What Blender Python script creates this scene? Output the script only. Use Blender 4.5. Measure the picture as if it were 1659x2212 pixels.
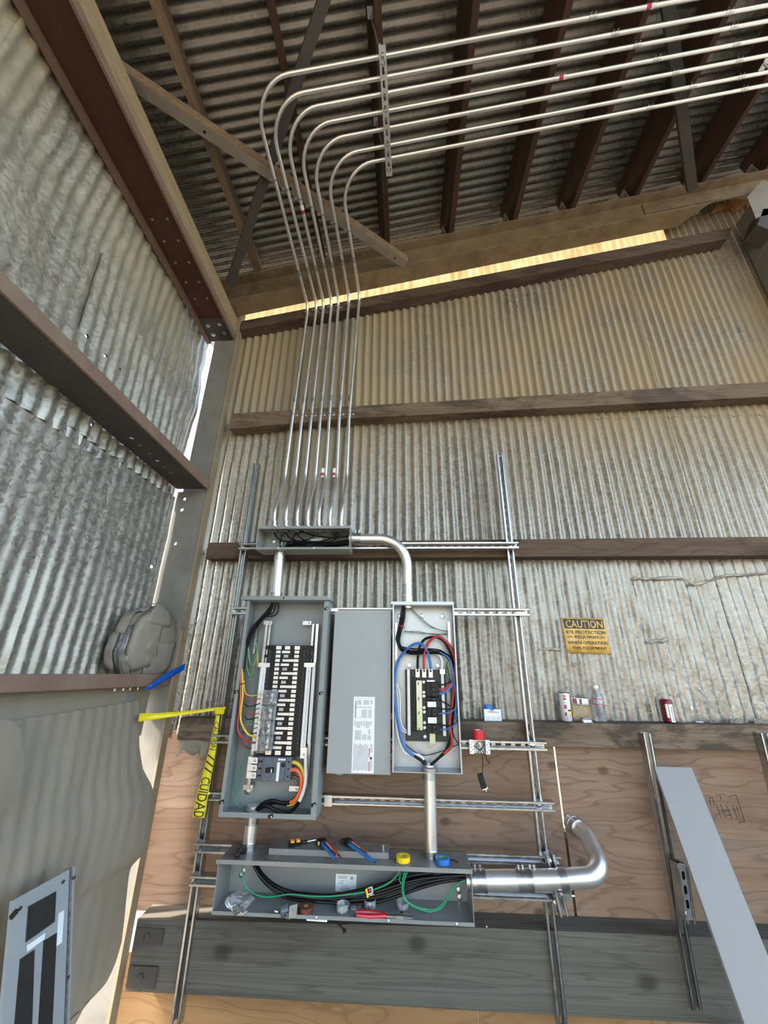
import bpy, math, random
from mathutils import Vector, Matrix, noise
for o in list(bpy.data.objects): bpy.data.objects.remove(o)
S = bpy.context.scene
COL = S.collection
V = Vector
# ---------------------------------------------------------------- camera
cd = bpy.data.cameras.new('camera'); cam = bpy.data.objects.new('camera', cd); COL.objects.link(cam)
cd.sensor_fit = 'VERTICAL'; cd.sensor_height = 36.0; cd.lens = 830.0/2212.0*36.0
cd.clip_start = 0.02
cam.matrix_world = Matrix(((0.998634,0.008369,0.051569,0.000000),(0.051187,-0.354291,-0.933733,-2.250000),(0.010456,0.935098,-0.354236,1.550000),(0,0,0,1)))
S.camera = cam
# ---------------------------------------------------------------- light
W = bpy.data.worlds.new('world'); S.world = W; W.use_nodes = True
wn = W.node_tree.nodes; wl = W.node_tree.links
bg = wn['Background']
sky = wn.new('ShaderNodeTexSky'); sky.sky_type = 'NISHITA'; sky.sun_disc = False
sky.sun_elevation = math.radians(48); sky.sun_rotation = math.radians(-100)
sky.air_density = 1.2; sky.dust_density = 3.0; sky.ozone_density = 1.0
haze = wn.new('ShaderNodeMix'); haze.data_type = 'RGBA'; haze.blend_type = 'MULTIPLY'; haze.inputs[0].default_value = 1.0
haze.inputs[7].default_value = (1.0, 0.93, 0.84, 1)
wl.new(sky.outputs[0], haze.inputs[6]); wl.new(haze.outputs[2], bg.inputs[0]); bg.inputs[1].default_value = 0.62
sd = bpy.data.lights.new('sun', 'SUN'); sd.energy = 9.0; sd.angle = math.radians(3.0); sd.color = (1.0, 0.93, 0.82)
sun = bpy.data.objects.new('sun', sd); COL.objects.link(sun)
sun.rotation_euler = V((0.70, 0.15, -0.70)).to_track_quat('-Z', 'Y').to_euler()
S.view_settings.view_transform = 'Standard'; S.view_settings.look = 'None'
S.view_settings.gamma = 1.0; S.view_settings.use_curve_mapping = False
S.view_settings.exposure = 1.27

# ---------------------------------------------------------------- materials
def rgb(h):
    if isinstance(h, str):
        h = h.lstrip('#'); c = [int(h[i:i+2], 16)/255 for i in (0, 2, 4)]
        return tuple((x/12.92 if x <= 0.04045 else ((x+0.055)/1.055)**2.4) for x in c) + (1,)
    return tuple(h)[:3] + (1,)
class NT:
    def __init__(s, name):
        s.m = bpy.data.materials.new(name); s.m.use_nodes = True
        s.n = s.m.node_tree.nodes; s.l = s.m.node_tree.links; s.b = s.n['Principled BSDF']
        s.tc = s.n.new('ShaderNodeTexCoord')
    def new(s, t, **k):
        x = s.n.new(t)
        for a, v in k.items(): setattr(x, a, v)
        return x
    def link(s, a, b): s.l.new(a, b)
    def map(s, scale=(1,1,1), rot=(0,0,0), src='Object'):
        m = s.new('ShaderNodeMapping'); m.inputs['Scale'].default_value = scale; m.inputs['Rotation'].default_value = rot
        s.link(s.tc.outputs[src], m.inputs[0]); return m.outputs[0]
    def noise(s, vec, scale, detail=4, rough=0.55, dist=0.0):
        x = s.new('ShaderNodeTexNoise'); x.inputs['Scale'].default_value = scale; x.inputs['Detail'].default_value = detail
        x.inputs['Roughness'].default_value = rough; x.inputs['Distortion'].default_value = dist
        s.link(vec, x.inputs['Vector']); return x.outputs[0]
    def ramp(s, fac, stops):
        r = s.new('ShaderNodeValToRGB'); e = r.color_ramp.elements
        while len(e) < len(stops): e.new(0.5)
        for i, (p, c) in enumerate(stops): e[i].position = p; e[i].color = rgb(c)
        s.link(fac, r.inputs[0]); return r.outputs[0]
    def mix(s, fac, a, b, mode='MIX'):
        x = s.new('ShaderNodeMix', data_type='RGBA', blend_type=mode)
        for inp, v in ((x.inputs[0], fac), (x.inputs[6], a), (x.inputs[7], b)):
            if isinstance(v, (int, float)): inp.default_value = v
            elif isinstance(v, (tuple, str)): inp.default_value = rgb(v)
            else: s.link(v, inp)
        return x.outputs[2]
    def math(s, op, a, b=0.0, c=0.0):
        x = s.new('ShaderNodeMath', operation=op)
        for i, v in enumerate((a, b, c)):
            if isinstance(v, (int, float)): x.inputs[i].default_value = v
            else: s.link(v, x.inputs[i])
        return x.outputs[0]
    def sep(s, vec):
        x = s.new('ShaderNodeSeparateXYZ'); s.link(vec, x.inputs[0]); return x.outputs
    def rng(s, v, a, b, c, d):
        x = s.new('ShaderNodeMapRange'); s.link(v, x.inputs[0])
        for i, q in enumerate((a, b, c, d)): x.inputs[i+1].default_value = q
        return x.outputs[0]
    def bump(s, h, strength=0.3, dist=0.01):
        x = s.new('ShaderNodeBump'); x.inputs['Strength'].default_value = strength; x.inputs['Distance'].default_value = dist
        s.link(h, x.inputs['Height']); s.link(x.outputs[0], s.b.inputs['Normal'])
    def set(s, col=None, rough=None, metal=None, **k):
        for key, v in (('Base Color', col), ('Roughness', rough), ('Metallic', metal)):
            if v is None: continue
            i = s.b.inputs[key]
            if isinstance(v, (int, float)): i.default_value = v
            elif isinstance(v, (tuple, str)): i.default_value = rgb(v)
            else: s.link(v, i)
        for key, v in k.items(): s.b.inputs[key.replace('_', ' ')].default_value = v
        return s.m
def plain(name, col, rough=0.5, metal=0.0, var=0.12, scale=25, bump=0.0, **k):
    t = NT(name); v = t.map()
    n = t.noise(v, scale, 4)
    c = rgb(col); dk = tuple(x*(1-var*1.6) for x in c[:3]); lt = tuple(min(1, x*(1+var)) for x in c[:3])
    t.set(t.ramp(n, [(0.3, dk), (0.7, lt)]), t.rng(n, 0.3, 0.7, max(0.03, rough-0.06), min(1, rough+0.06)), metal, **k)
    if bump: t.bump(n, bump, 0.003)
    return t.m
def galv(name, base, dust, tonelo, tonehi, axis, zlo=2.2, zhi=3.3, rough=0.42, metal=0.75, spangle=60, con=0.6):
    t = NT(name); v = t.map()
    vo = t.new('ShaderNodeTexVoronoi'); vo.inputs['Scale'].default_value = spangle
    vd = t.new('ShaderNodeVectorMath', operation='ADD'); t.link(v, vd.inputs[0])
    nn = t.new('ShaderNodeTexNoise'); nn.inputs['Scale'].default_value = 22; t.link(v, nn.inputs['Vector'])
    sc = t.new('ShaderNodeVectorMath', operation='SCALE'); sc.inputs['Scale'].default_value = 0.06; t.link(nn.outputs[1], sc.inputs[0])
    t.link(sc.outputs[0], vd.inputs[1]); t.link(vd.outputs[0], vo.inputs['Vector'])
    sp = t.sep(vo.outputs['Color'])[0]
    st = t.noise(t.map((14, 14, 0.8) if axis == 'Z' else (0.8, 14, 14)), 1.0, 5, 0.6)
    big = t.noise(v, 1.7, 5, 0.6)
    b = rgb(base); lo = tuple(x*(1-0.55*con) for x in b[:3]); hi = tuple(min(1, x*(1+0.5*con)) for x in b[:3])
    c = t.mix(sp, lo, hi)
    c = t.mix(t.rng(st, 0.35, 0.7, 0.0, 0.45), c, tuple(x*0.5 for x in b[:3]))
    z = t.sep(t.tc.outputs['Object'])[2]
    f = t.math('MULTIPLY', t.rng(z, zlo, zhi, tonelo, tonehi), t.rng(big, 0.3, 0.65, 0.45, 1.15))
    f = t.math('MINIMUM', f, 0.95)
    c = t.mix(f, c, dust)  # second colour mixed in by height and noise
    r = t.math('ADD', t.math('MULTIPLY', sp, 0.22), t.math('MULTIPLY_ADD', f, 0.3, rough-0.12))
    t.set(c, r, t.math('MULTIPLY_ADD', f, -metal*0.75, metal))
    t.bump(t.math('ADD', t.noise(v, 9, 5), t.math('MULTIPLY', sp, 0.05)), 0.2, 0.006)
    return t.m
def wood(name, c1, c2, c3, stretch=(1.0, 9, 9), k=14.0, rough=0.8, stain=0.0, staincol=(0.02, 0.017, 0.015), stainscale=1.6, bump=0.35, wscale=0.9, line=0.22, knots=0.0, lineop=0.5):
    t = NT(name); v = t.map(stretch)
    warp = t.noise(v, wscale, 4, 0.45)
    g = t.math('FRACT', t.math('MULTIPLY', warp, k))
    var = t.noise(v, wscale*2.3, 3)
    fine = t.noise(t.map((stretch[0]*2.0, stretch[1]*9, stretch[2]*9)), 1.0, 5, 0.65)
    base = t.mix(t.rng(var, 0.35, 0.65, 0, 1), c1, c2)
    ln = t.ramp(g, [(0.0, (1, 1, 1)), (line*0.35, (0.75, 0.75, 0.75)), (line, (0, 0, 0)), (0.93, (0, 0, 0)), (1.0, (1, 1, 1))])
    c = t.mix(t.math('MULTIPLY', ln, lineop), base, c3)
    c = t.mix(t.rng(fine, 0.35, 0.75, 0.0, 0.5), c, c3)
    if knots:
        kv = t.new('ShaderNodeTexVoronoi'); kv.voronoi_dimensions = '2D'; kv.inputs['Scale'].default_value = knots; t.link(t.map((1, 1, 1.5), (math.pi/2, 0, 0)), kv.inputs['Vector'])
        sel = t.math('GREATER_THAN', t.sep(kv.outputs['Color'])[1], 0.62)
        kd = t.math('MULTIPLY', t.rng(kv.outputs['Distance'], 0.05, 0.12, 1, 0), sel)
        c = t.mix(t.math('MULTIPLY', kd, 0.65), c, tuple(x*0.45 for x in c3))
    if stain:
        sn = t.noise(t.map((0.8, 2.2, 2.2)), stainscale, 6, 0.62, 0.4)
        c = t.mix(t.rng(sn, 0.57-0.12*stain, 0.64-0.12*stain, 0.0, stain), c, staincol)
    t.set(c, rough, 0.0); t.b.inputs['Specular IOR Level'].default_value = 0.25
    t.bump(t.math('SUBTRACT', t.math('MULTIPLY', fine, 0.5), t.math('MULTIPLY', ln, 0.4)), bump, 0.004)
    return t.m
def rusty(name, c, dirt, f=0.5, rough=0.65, scale=7):
    t = NT(name); v = t.map()
    n = t.noise(v, scale, 7, 0.65); n2 = t.noise(v, 1.4, 4)
    m = t.math('MULTIPLY', t.rng(n, 0.35, 0.68, 0, 1), t.rng(n2, 0.3, 0.6, f*0.5, f*1.3))
    t.set(t.mix(m, c, dirt), rough, 0.0); t.b.inputs['Specular IOR Level'].default_value = 0.3
    t.bump(n, 0.2, 0.003); return t.m
M = {}
M['wall'] = galv('corrugated_wall_steel', (0.33, 0.325, 0.305), (0.335, 0.262, 0.158), 0.14, 0.9, 'Z', con=0.75)
M['left'] = galv('corrugated_side_steel', (0.42, 0.415, 0.39), (0.38, 0.315, 0.205), 0.12, 0.7, 'Z', 2.4, 3.6)
def pierce(mat, pts, r):
    t = mat.node_tree; n = t.nodes; l = t.links; out = n['Material Output']; tcn = n.new('ShaderNodeTexCoord'); acc = None
    for p in pts:
        d = n.new('ShaderNodeVectorMath'); d.operation = 'DISTANCE'; l.new(tcn.outputs['Object'], d.inputs[0]); d.inputs[1].default_value = p
        if acc is None: acc = d.outputs['Value']
        else:
            m = n.new('ShaderNodeMath'); m.operation = 'MINIMUM'; l.new(acc, m.inputs[0]); l.new(d.outputs['Value'], m.inputs[1]); acc = m.outputs[0]
    lt = n.new('ShaderNodeMath'); lt.operation = 'LESS_THAN'; l.new(acc, lt.inputs[0]); lt.inputs[1].default_value = r
    tr = n.new('ShaderNodeBsdfTransparent'); mx = n.new('ShaderNodeMixShader'); l.new(lt.outputs[0], mx.inputs[0]); l.new(n['Principled BSDF'].outputs[0], mx.inputs[1]); l.new(tr.outputs[0], mx.inputs[2]); l.new(mx.outputs[0], out.inputs[0])
pierce(M['left'], [(-1.5, -1.5122, 3.6815), (-1.5, -1.4889, 3.8773), (-1.5, -1.3277, 3.8778), (-1.5, -1.3408, 3.4583), (-1.5, -1.2591, 2.9917), (-1.5, -1.1462, 2.9909), (-1.5, -0.9103, 2.9671), (-1.5, -0.7855, 2.9659), (-1.5, -0.6743, 2.9784), (-1.5, 0.0487, 2.1307), (-1.5, -0.0792, 2.0396), (-1.5, 0.0138, 2.0374), (-1.5, 0.0523, 2.2914), (-1.5, -0.7437, 2.5847)], 0.010)
M['leftlow'] = galv('grey_painted_sheet', (0.27, 0.242, 0.20), (0.25, 0.212, 0.155), 0.6, 0.6, 'Z', rough=0.7, metal=0.2, spangle=30, con=0.1)
M['roof'] = galv('corrugated_roof_steel', (0.19, 0.19, 0.175), (0.15, 0.12, 0.08), 0.25, 0.4, 'X', 4, 6, rough=0.34, metal=0.85)
M['dusty'] = rusty('dusty_tan_steel', (0.235, 0.175, 0.105), (0.085, 0.06, 0.038), 0.6)
M['dustylight'] = rusty('pale_dusty_steel', (0.27, 0.245, 0.20), (0.14, 0.11, 0.085), 0.45)
M['column'] = rusty('grey_column_steel', (0.20, 0.195, 0.175), (0.10, 0.085, 0.068), 0.45)
M['colflange'] = rusty('tan_flange_steel', (0.27, 0.22, 0.15), (0.13, 0.10, 0.07), 0.4)
M['rust'] = rusty('red_brown_steel', (0.062, 0.021, 0.012), (0.09, 0.05, 0.033), 0.35)
M['girt'] = rusty('purple_brown_steel', (0.17, 0.105, 0.085), (0.22, 0.17, 0.12), 0.6)
M['darksteel'] = rusty('dark_grey_steel', (0.055, 0.052, 0.05), (0.10, 0.085, 0.065), 0.4)
M['timber'] = wood('old_timber', (0.095, 0.062, 0.042), (0.125, 0.088, 0.06), (0.038, 0.025, 0.018), stain=0.5)
M['timberburn'] = wood('burnt_timber', (0.15, 0.105, 0.068), (0.19, 0.14, 0.095), (0.06, 0.038, 0.025), stain=0.55, stainscale=2.2)
M['ledge'] = wood('stained_timber', (0.15, 0.105, 0.07), (0.20, 0.155, 0.11), (0.06, 0.042, 0.03), stain=0.8, stainscale=3.0, staincol=(0.045, 0.035, 0.028))
M['greytimber'] = wood('grey_timber', (0.105, 0.098, 0.082), (0.13, 0.122, 0.104), (0.045, 0.042, 0.036), stretch=(0.4, 10, 10), k=18, stain=0.25, knots=2.2)
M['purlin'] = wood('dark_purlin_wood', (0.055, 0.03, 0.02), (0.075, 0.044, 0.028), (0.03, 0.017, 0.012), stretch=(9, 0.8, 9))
M['purlintan'] = wood('tan_purlin_wood', (0.20, 0.14, 0.09), (0.25, 0.18, 0.115), (0.11, 0.065, 0.04), stretch=(9, 0.8, 9))  # paler purlin wood: the first purlin's lit side put into its colour
M['ply'] = wood('weathered_plywood', (0.235, 0.15, 0.10), (0.29, 0.20, 0.145), (0.105, 0.062, 0.042), stretch=(0.6, 3.4, 3.4), k=24, stain=0.3, staincol=(0.17, 0.13, 0.10), bump=0.12, knots=3.4)
M['ply2'] = wood('fresh_plywood', (0.27, 0.155, 0.07), (0.33, 0.20, 0.095), (0.16, 0.085, 0.04), stretch=(0.85, 2.6, 2.6), k=20, bump=0.1)
M['plank'] = wood('tan_plank_wood', (0.30, 0.225, 0.135), (0.34, 0.26, 0.16), (0.17, 0.115, 0.065), stretch=(9, 0.8, 9), lineop=0.4)
M['board'] = wood('dusty_board', (0.20, 0.14, 0.09), (0.24, 0.18, 0.12), (0.12, 0.07, 0.045))
M['emt'] = plain('bright_steel_tube', (0.80, 0.79, 0.77), 0.36, 0.92, 0.03, 6)
M['zinc'] = plain('zinc_plated_steel', (0.52, 0.53, 0.54), 0.34, 1.0, 0.10, 30)
M['zincdull'] = plain('dull_zinc', (0.42, 0.43, 0.45), 0.45, 0.9, 0.2, 60)
M['panel'] = plain('grey_panel_paint', (0.22, 0.245, 0.245), 0.42, 0.0, 0.05, 6)
M['panelgal'] = plain('galvanised_panel', (0.40, 0.42, 0.44), 0.42, 0.7, 0.10, 12)
M['gutter'] = plain('warm_grey_paint', (0.225, 0.235, 0.23), 0.35, 0.0, 0.08, 9)
M['gutdust'] = rusty('dusty_grey_paint', (0.20, 0.205, 0.195), (0.10, 0.088, 0.07), 0.8, 0.32, 11)
M['cover'] = plain('grey_cover_paint', (0.29, 0.31, 0.32), 0.45, 0.0, 0.04, 8)
M['coverlight'] = plain('light_grey_cover_paint', (0.215, 0.213, 0.216), 0.5, 0.0, 0.03, 8)
M['white'] = plain('white_plastic', (0.75, 0.75, 0.72), 0.45, 0, 0.04)
M['tin'] = plain('tinned_bus', (0.80, 0.79, 0.77), 0.35, 0.55, 0.1, 120)
M['black'] = plain('black_plastic', (0.010, 0.010, 0.011), 0.4, 0, 0.2, 25, 0, Specular_IOR_Level=0.25)
M['blackwire'] = plain('black_cable', (0.006, 0.006, 0.007), 0.38, 0, 0.2, 25, 0, Specular_IOR_Level=0.2)
M['darkgrey'] = plain('dark_grey_plastic', (0.028, 0.030, 0.034), 0.45, 0, 0.15, 25, 0, Specular_IOR_Level=0.3)
M['breaker'] = plain('slate_breaker_plastic', (0.085, 0.105, 0.14), 0.35, 0, 0.15, 40)
M['red'] = plain('red_cable', (0.42, 0.035, 0.03), 0.35, 0, 0.1)
M['orange'] = plain('orange_cable', (0.72, 0.13, 0.03), 0.35, 0, 0.1)
M['yellow'] = plain('yellow_cable', (0.72, 0.50, 0.03), 0.4, 0, 0.1)
M['blue'] = plain('blue_cable', (0.03, 0.15, 0.45), 0.35, 0, 0.1)
M['green'] = plain('green_cable', (0.02, 0.27, 0.13), 0.35, 0, 0.1)
M['greendark'] = plain('dull_green_cable', (0.05, 0.13, 0.07), 0.4, 0, 0.1)
M['greenlt'] = plain('light_green_cable', (0.13, 0.30, 0.12), 0.4, 0, 0.1)
M['brown'] = plain('brown_cable', (0.16, 0.045, 0.035), 0.4, 0, 0.1)
M['whitewire'] = plain('white_cable', (0.72, 0.74, 0.74), 0.35, 0, 0.04)
M['tapeyellow'] = plain('yellow_tape', (0.80, 0.56, 0.01), 0.3, 0, 0.05)
M['caution'] = plain('caution_tape_film', (0.85, 0.72, 0.03), 0.3, 0, 0.05)
M['strap'] = plain('blue_strap_film', (0.0, 0.075, 0.42), 0.4, 0, 0.05)
M['tapeblue'] = plain('blue_tape', (0.02, 0.17, 0.55), 0.3, 0, 0.08)
M['tapebrown'] = plain('brown_tape', (0.13, 0.04, 0.02), 0.4, 0, 0.1)
M['tapered'] = plain('red_tape', (0.50, 0.01, 0.025), 0.28, 0, 0.06)
M['inkblack'] = plain('black_ink', (0.02, 0.018, 0.016), 0.5, 0, 0.1)
M['inkgrey'] = plain('grey_ink', (0.32, 0.32, 0.34), 0.6, 0, 0.1)
M['inkred'] = plain('red_ink', (0.45, 0.03, 0.10), 0.5, 0, 0.1)
M['signyellow'] = plain('faded_sign_orange', (0.62, 0.37, 0.08), 0.4, 0.0, 0.2, 18)
M['signblack'] = plain('faded_sign_black', (0.022, 0.02, 0.02), 0.5, 0, 0.2, 18)
M['label'] = plain('white_label', (0.74, 0.77, 0.80), 0.4, 0, 0.03)
M['scrap'] = plain('dusty_pale_tape', (0.42, 0.39, 0.33), 0.5, 0, 0.25, 30)
M['card'] = plain('cardboard', (0.36, 0.28, 0.18), 0.7, 0, 0.2)
M['duct'] = rusty('grey_tape_wrap', (0.25, 0.225, 0.18), (0.13, 0.12, 0.10), 0.5, 0.45, 9)
M['ducts'] = plain('silver_tape_wrap', (0.30, 0.30, 0.31), 0.3, 0.5, 0.3, 30)
M['rope'] = plain('grey_rope', (0.18, 0.165, 0.14), 0.9, 0, 0.2)
M['canwhite'] = plain('white_can', (0.62, 0.63, 0.64), 0.35, 0.2, 0.05)
M['canred'] = plain('maroon_can', (0.13, 0.006, 0.014), 0.3, 0.3, 0.1)
M['concrete'] = rusty('dusty_concrete', (0.20, 0.175, 0.14), (0.12, 0.10, 0.08), 0.5, 0.9, 1.5)
M['orangepad'] = plain('orange_grip', (0.75, 0.33, 0.02), 0.45, 0, 0.05)
M['skyblue'] = plain('light_blue_box', (0.10, 0.38, 0.60), 0.4, 0, 0.05)
M['purple'] = plain('purple_plastic', (0.12, 0.02, 0.09), 0.35, 0, 0.1)
M['tin2'] = plain('polished_steel', (0.7, 0.7, 0.7), 0.18, 1.0, 0.1)
t = NT('green_cream_strip'); z_ = t.sep(t.tc.outputs['Object'])[2]
M['busgreen'] = t.set(t.ramp(t.rng(z_, 1.12, 1.5, 0, 1), [(0.0, (0.42, 0.52, 0.26)), (0.8, (0.70, 0.66, 0.48))]), 0.4, 0.0)
def film(name, tint, haze_, rough=0.15):
    t = NT(name); n = t.noise(t.map(), 40, 4)
    tr = t.new('ShaderNodeBsdfTransparent'); tr.inputs[0].default_value = rgb(tint)
    gl = t.new('ShaderNodeBsdfGlossy'); gl.inputs['Roughness'].default_value = rough
    df = t.new('ShaderNodeBsdfDiffuse'); df.inputs[0].default_value = (0.75, 0.78, 0.8, 1)
    b_ = t.new('ShaderNodeBump'); b_.inputs['Strength'].default_value = 0.2; b_.inputs['Distance'].default_value = 0.004; t.link(n, b_.inputs['Height']); t.link(b_.outputs[0], gl.inputs['Normal'])
    lw = t.new('ShaderNodeLayerWeight'); lw.inputs[0].default_value = 0.35; t.link(b_.outputs[0], lw.inputs['Normal'])
    m1 = t.new('ShaderNodeMixShader'); t.link(t.math('MULTIPLY_ADD', lw.outputs['Fresnel'], 0.8, 0.04), m1.inputs[0]); t.link(tr.outputs[0], m1.inputs[1]); t.link(gl.outputs[0], m1.inputs[2])
    m2 = t.new('ShaderNodeMixShader'); t.link(t.rng(n, 0.4, 0.65, haze_*0.4, haze_*1.6), m2.inputs[0]); t.link(m1.outputs[0], m2.inputs[1]); t.link(df.outputs[0], m2.inputs[2])
    t.link(m2.outputs[0], t.n['Material Output'].inputs[0]); return t.m
M['clear'] = film('clear_plastic', (0.95, 0.96, 0.97), 0.10); M['frost'] = film('cloudy_plastic', (0.85, 0.87, 0.88), 0.30)
t = NT('glow_sheet')
n_ = t.noise(t.map((14, 14, 3)), 1.0, 5)
c_ = t.ramp(n_, [(0.3, (0.62, 0.36, 0.13)), (0.7, (0.88, 0.66, 0.33))])
tr = t.new('ShaderNodeBsdfTranslucent'); df = t.new('ShaderNodeBsdfDiffuse'); mx = t.new('ShaderNodeMixShader'); mx.inputs[0].default_value = 0.75
t.link(c_, tr.inputs[0]); t.link(c_, df.inputs[0]); t.link(df.outputs[0], mx.inputs[1]); t.link(tr.outputs[0], mx.inputs[2])
t.link(mx.outputs[0], t.n['Material Output'].inputs[0]); M['glowsheet'] = t.m

# ---------------------------------------------------------------- mesh helpers
class MB:
    def __init__(s): s.v = []; s.f = []
    def add(s, vs, fs):
        k = len(s.v); s.v += [tuple(x) for x in vs]; s.f += [tuple(i+k for i in f) for f in fs]; return s
    def box(s, x0, x1, y0, y1, z0, z1):
        return s.hexa([(x0,y0,z0),(x1,y0,z0),(x1,y1,z0),(x0,y1,z0),(x0,y0,z1),(x1,y0,z1),(x1,y1,z1),(x0,y1,z1)])
    def hexa(s, p):
        return s.add(p, [(0,3,2,1),(4,5,6,7),(0,1,5,4),(1,2,6,5),(2,3,7,6),(3,0,4,7)])
    def obox(s, c, ax, ay, az, hx, hy, hz):
        c = V(c); ax = V(ax).normalized()*hx; ay = V(ay).normalized()*hy; az = V(az).normalized()*hz
        return s.hexa([c-ax-ay-az, c+ax-ay-az, c+ax+ay-az, c-ax+ay-az, c-ax-ay+az, c+ax-ay+az, c+ax+ay+az, c-ax+ay+az])
    def bar(s, a, b, up, w, h):
        a = V(a); b = V(b); d = (b-a); L = d.length; d.normalize(); u = V(up); u = (u-d*u.dot(d)).normalized(); r = d.cross(u)
        return s.obox((a+b)/2, d, r, u, L/2, w/2, h/2)
    def tube(s, pts, r, n=8, cap=True, closed=False):
        pts = [V(p) for p in pts]; m = len(pts); rr = r if isinstance(r, (list, tuple)) else [r]*m
        t0 = (pts[1]-pts[0]).normalized(); up = V((0,0,1)) if abs(t0.z) < 0.9 else V((0,1,0))
        nrm = (up-t0*up.dot(t0)).normalized(); vs = []
        for i, p in enumerate(pts):
            if closed: t = (pts[(i+1) % m]-pts[i-1])
            else: t = pts[min(i+1, m-1)]-pts[max(i-1, 0)]
            t = t.normalized() if t.length > 1e-9 else t0
            nrm = nrm-t*nrm.dot(t); nrm = nrm.normalized() if nrm.length > 1e-6 else V((1,0,0)); b = t.cross(nrm)
            for k in range(n):
                a = 2*math.pi*k/n; vs.append(p+nrm*(math.cos(a)*rr[i])+b*(math.sin(a)*rr[i]))
        fs = []
        for i in range(m if closed else m-1):
            j = (i+1) % m
            for k in range(n): fs.append((i*n+k, i*n+(k+1) % n, j*n+(k+1) % n, j*n+k))
        if cap and not closed: fs += [tuple(range(n-1, -1, -1)), tuple((m-1)*n+k for k in range(n))]
        return s.add(vs, fs)
    def cyl(s, a, b, r, n=12, r2=None): return s.tube([a, b], [r, r if r2 is None else r2], n)
    def lathe(s, o, ax, prof, n=14):
        o = V(o); ax = V(ax).normalized(); u = ax.orthogonal().normalized(); w = ax.cross(u); vs = []; m = len(prof)
        for r, h in prof:
            for k in range(n):
                a = 2*math.pi*k/n; vs.append(o+ax*h+u*(math.cos(a)*r)+w*(math.sin(a)*r))
        fs = [(i*n+k, i*n+(k+1) % n, (i+1)*n+(k+1) % n, (i+1)*n+k) for i in range(m-1) for k in range(n)]
        fs += [tuple(range(n-1, -1, -1)), tuple((m-1)*n+k for k in range(n))]
        return s.add(vs, fs)
    def prism(s, poly, o, u, w, ax, h):
        o = V(o); u = V(u); w = V(w); ax = V(ax); n = len(poly)
        a = [o+u*p[0]+w*p[1] for p in poly]; b = [p+ax*h for p in a]
        return s.add(a+b, [tuple(range(n-1, -1, -1)), tuple(range(n, 2*n))]+[(i, (i+1) % n, n+(i+1) % n, n+i) for i in range(n)])
    def grid(s, fn, nu, nv):
        vs = [fn(i/nu, j/nv) for j in range(nv+1) for i in range(nu+1)]
        return s.add(vs, [(j*(nu+1)+i, j*(nu+1)+i+1, (j+1)*(nu+1)+i+1, (j+1)*(nu+1)+i) for j in range(nv) for i in range(nu)])
    def ribbon(s, pts, half, th=0.0006):
        n = len(pts); vs = []
        for p, h in zip(pts, half): vs += [V(p)-V(h), V(p)+V(h)]
        return s.add(vs, [(2*i, 2*i+1, 2*i+3, 2*i+2) for i in range(n-1)])
def obj(name, mb, mat, parent=None, smooth=False, bevel=0.0, solid=0.0):
    me = bpy.data.meshes.new(name); me.from_pydata([tuple(x) for x in mb.v], [], mb.f); me.update()
    if smooth:
        for p in me.polygons: p.use_smooth = True
    me.materials.append(M[mat] if isinstance(mat, str) else mat)
    o = bpy.data.objects.new(name, me); COL.objects.link(o)
    if smooth:
        try: me.set_sharp_from_angle(angle=math.radians(40))
        except Exception: pass
    if solid:
        m = o.modifiers.new('solid', 'SOLIDIFY'); m.thickness = solid; m.offset = 0
    if bevel:
        m = o.modifiers.new('bevel', 'BEVEL'); m.width = bevel; m.segments = 2; m.limit_method = 'ANGLE'
    if parent: o.parent = parent
    return o
def tag(o, label, cat, group=None, kind=None):
    o['label'] = label; o['category'] = cat
    if group: o['group'] = group
    if kind: o['kind'] = kind
    return o
def thing(name, label, cat, loc=(0,0,0), group=None):
    o = bpy.data.objects.new(name, None); o.empty_display_size = 0.05; COL.objects.link(o); o.location = loc
    return tag(o, label, cat, group)
def fix_parent(o):      # keep children where they were built in world space
    for c in o.children: c.matrix_parent_inverse = o.matrix_basis.inverted()
def struct(name):
    o = bpy.data.objects.new(name, None); COL.objects.link(o); o['kind'] = 'structure'; return o
def B(*a): return MB().box(*a)
def smooth_path(pts, k=6):
    P = [V(p) for p in pts]; out = []
    if len(P) < 3: return P
    for i in range(len(P)-1):
        p0 = P[max(i-1, 0)]; p1 = P[i]; p2 = P[i+1]; p3 = P[min(i+2, len(P)-1)]
        for j in range(k):
            t = j/k; out.append(0.5*((2*p1)+(p2-p0)*t+(2*p0-5*p1+4*p2-p3)*t*t+(3*p1-p0-3*p2+p3)*t**3))
    out.append(P[-1]); return out
def fillet(pts, rad, k=8):
    P = [V(p) for p in pts]; out = [P[0]]
    for i in range(1, len(P)-1):
        r = rad[i-1] if isinstance(rad, (list, tuple)) else rad
        a = (P[i-1]-P[i]); b = (P[i+1]-P[i]); la, lb = a.length, b.length; a.normalize(); b.normalize()
        ang = math.acos(max(-1, min(1, a.dot(b)))); half = ang/2
        if ang > 3.13: out.append(P[i]); continue
        d = min(r/math.tan(half), la*0.48, lb*0.48); r = d*math.tan(half)
        c = P[i]+(a+b).normalized()*(r/math.sin(half)); s0 = P[i]+a*d-c; s1 = P[i]+b*d-c; tot = s0.angle(s1); axq = s0.cross(s1).normalized()
        for j in range(k+1): out.append(c+(Matrix.Rotation(tot*j/k, 3, axq) @ s0))
    out.append(P[-1]); return out
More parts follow.
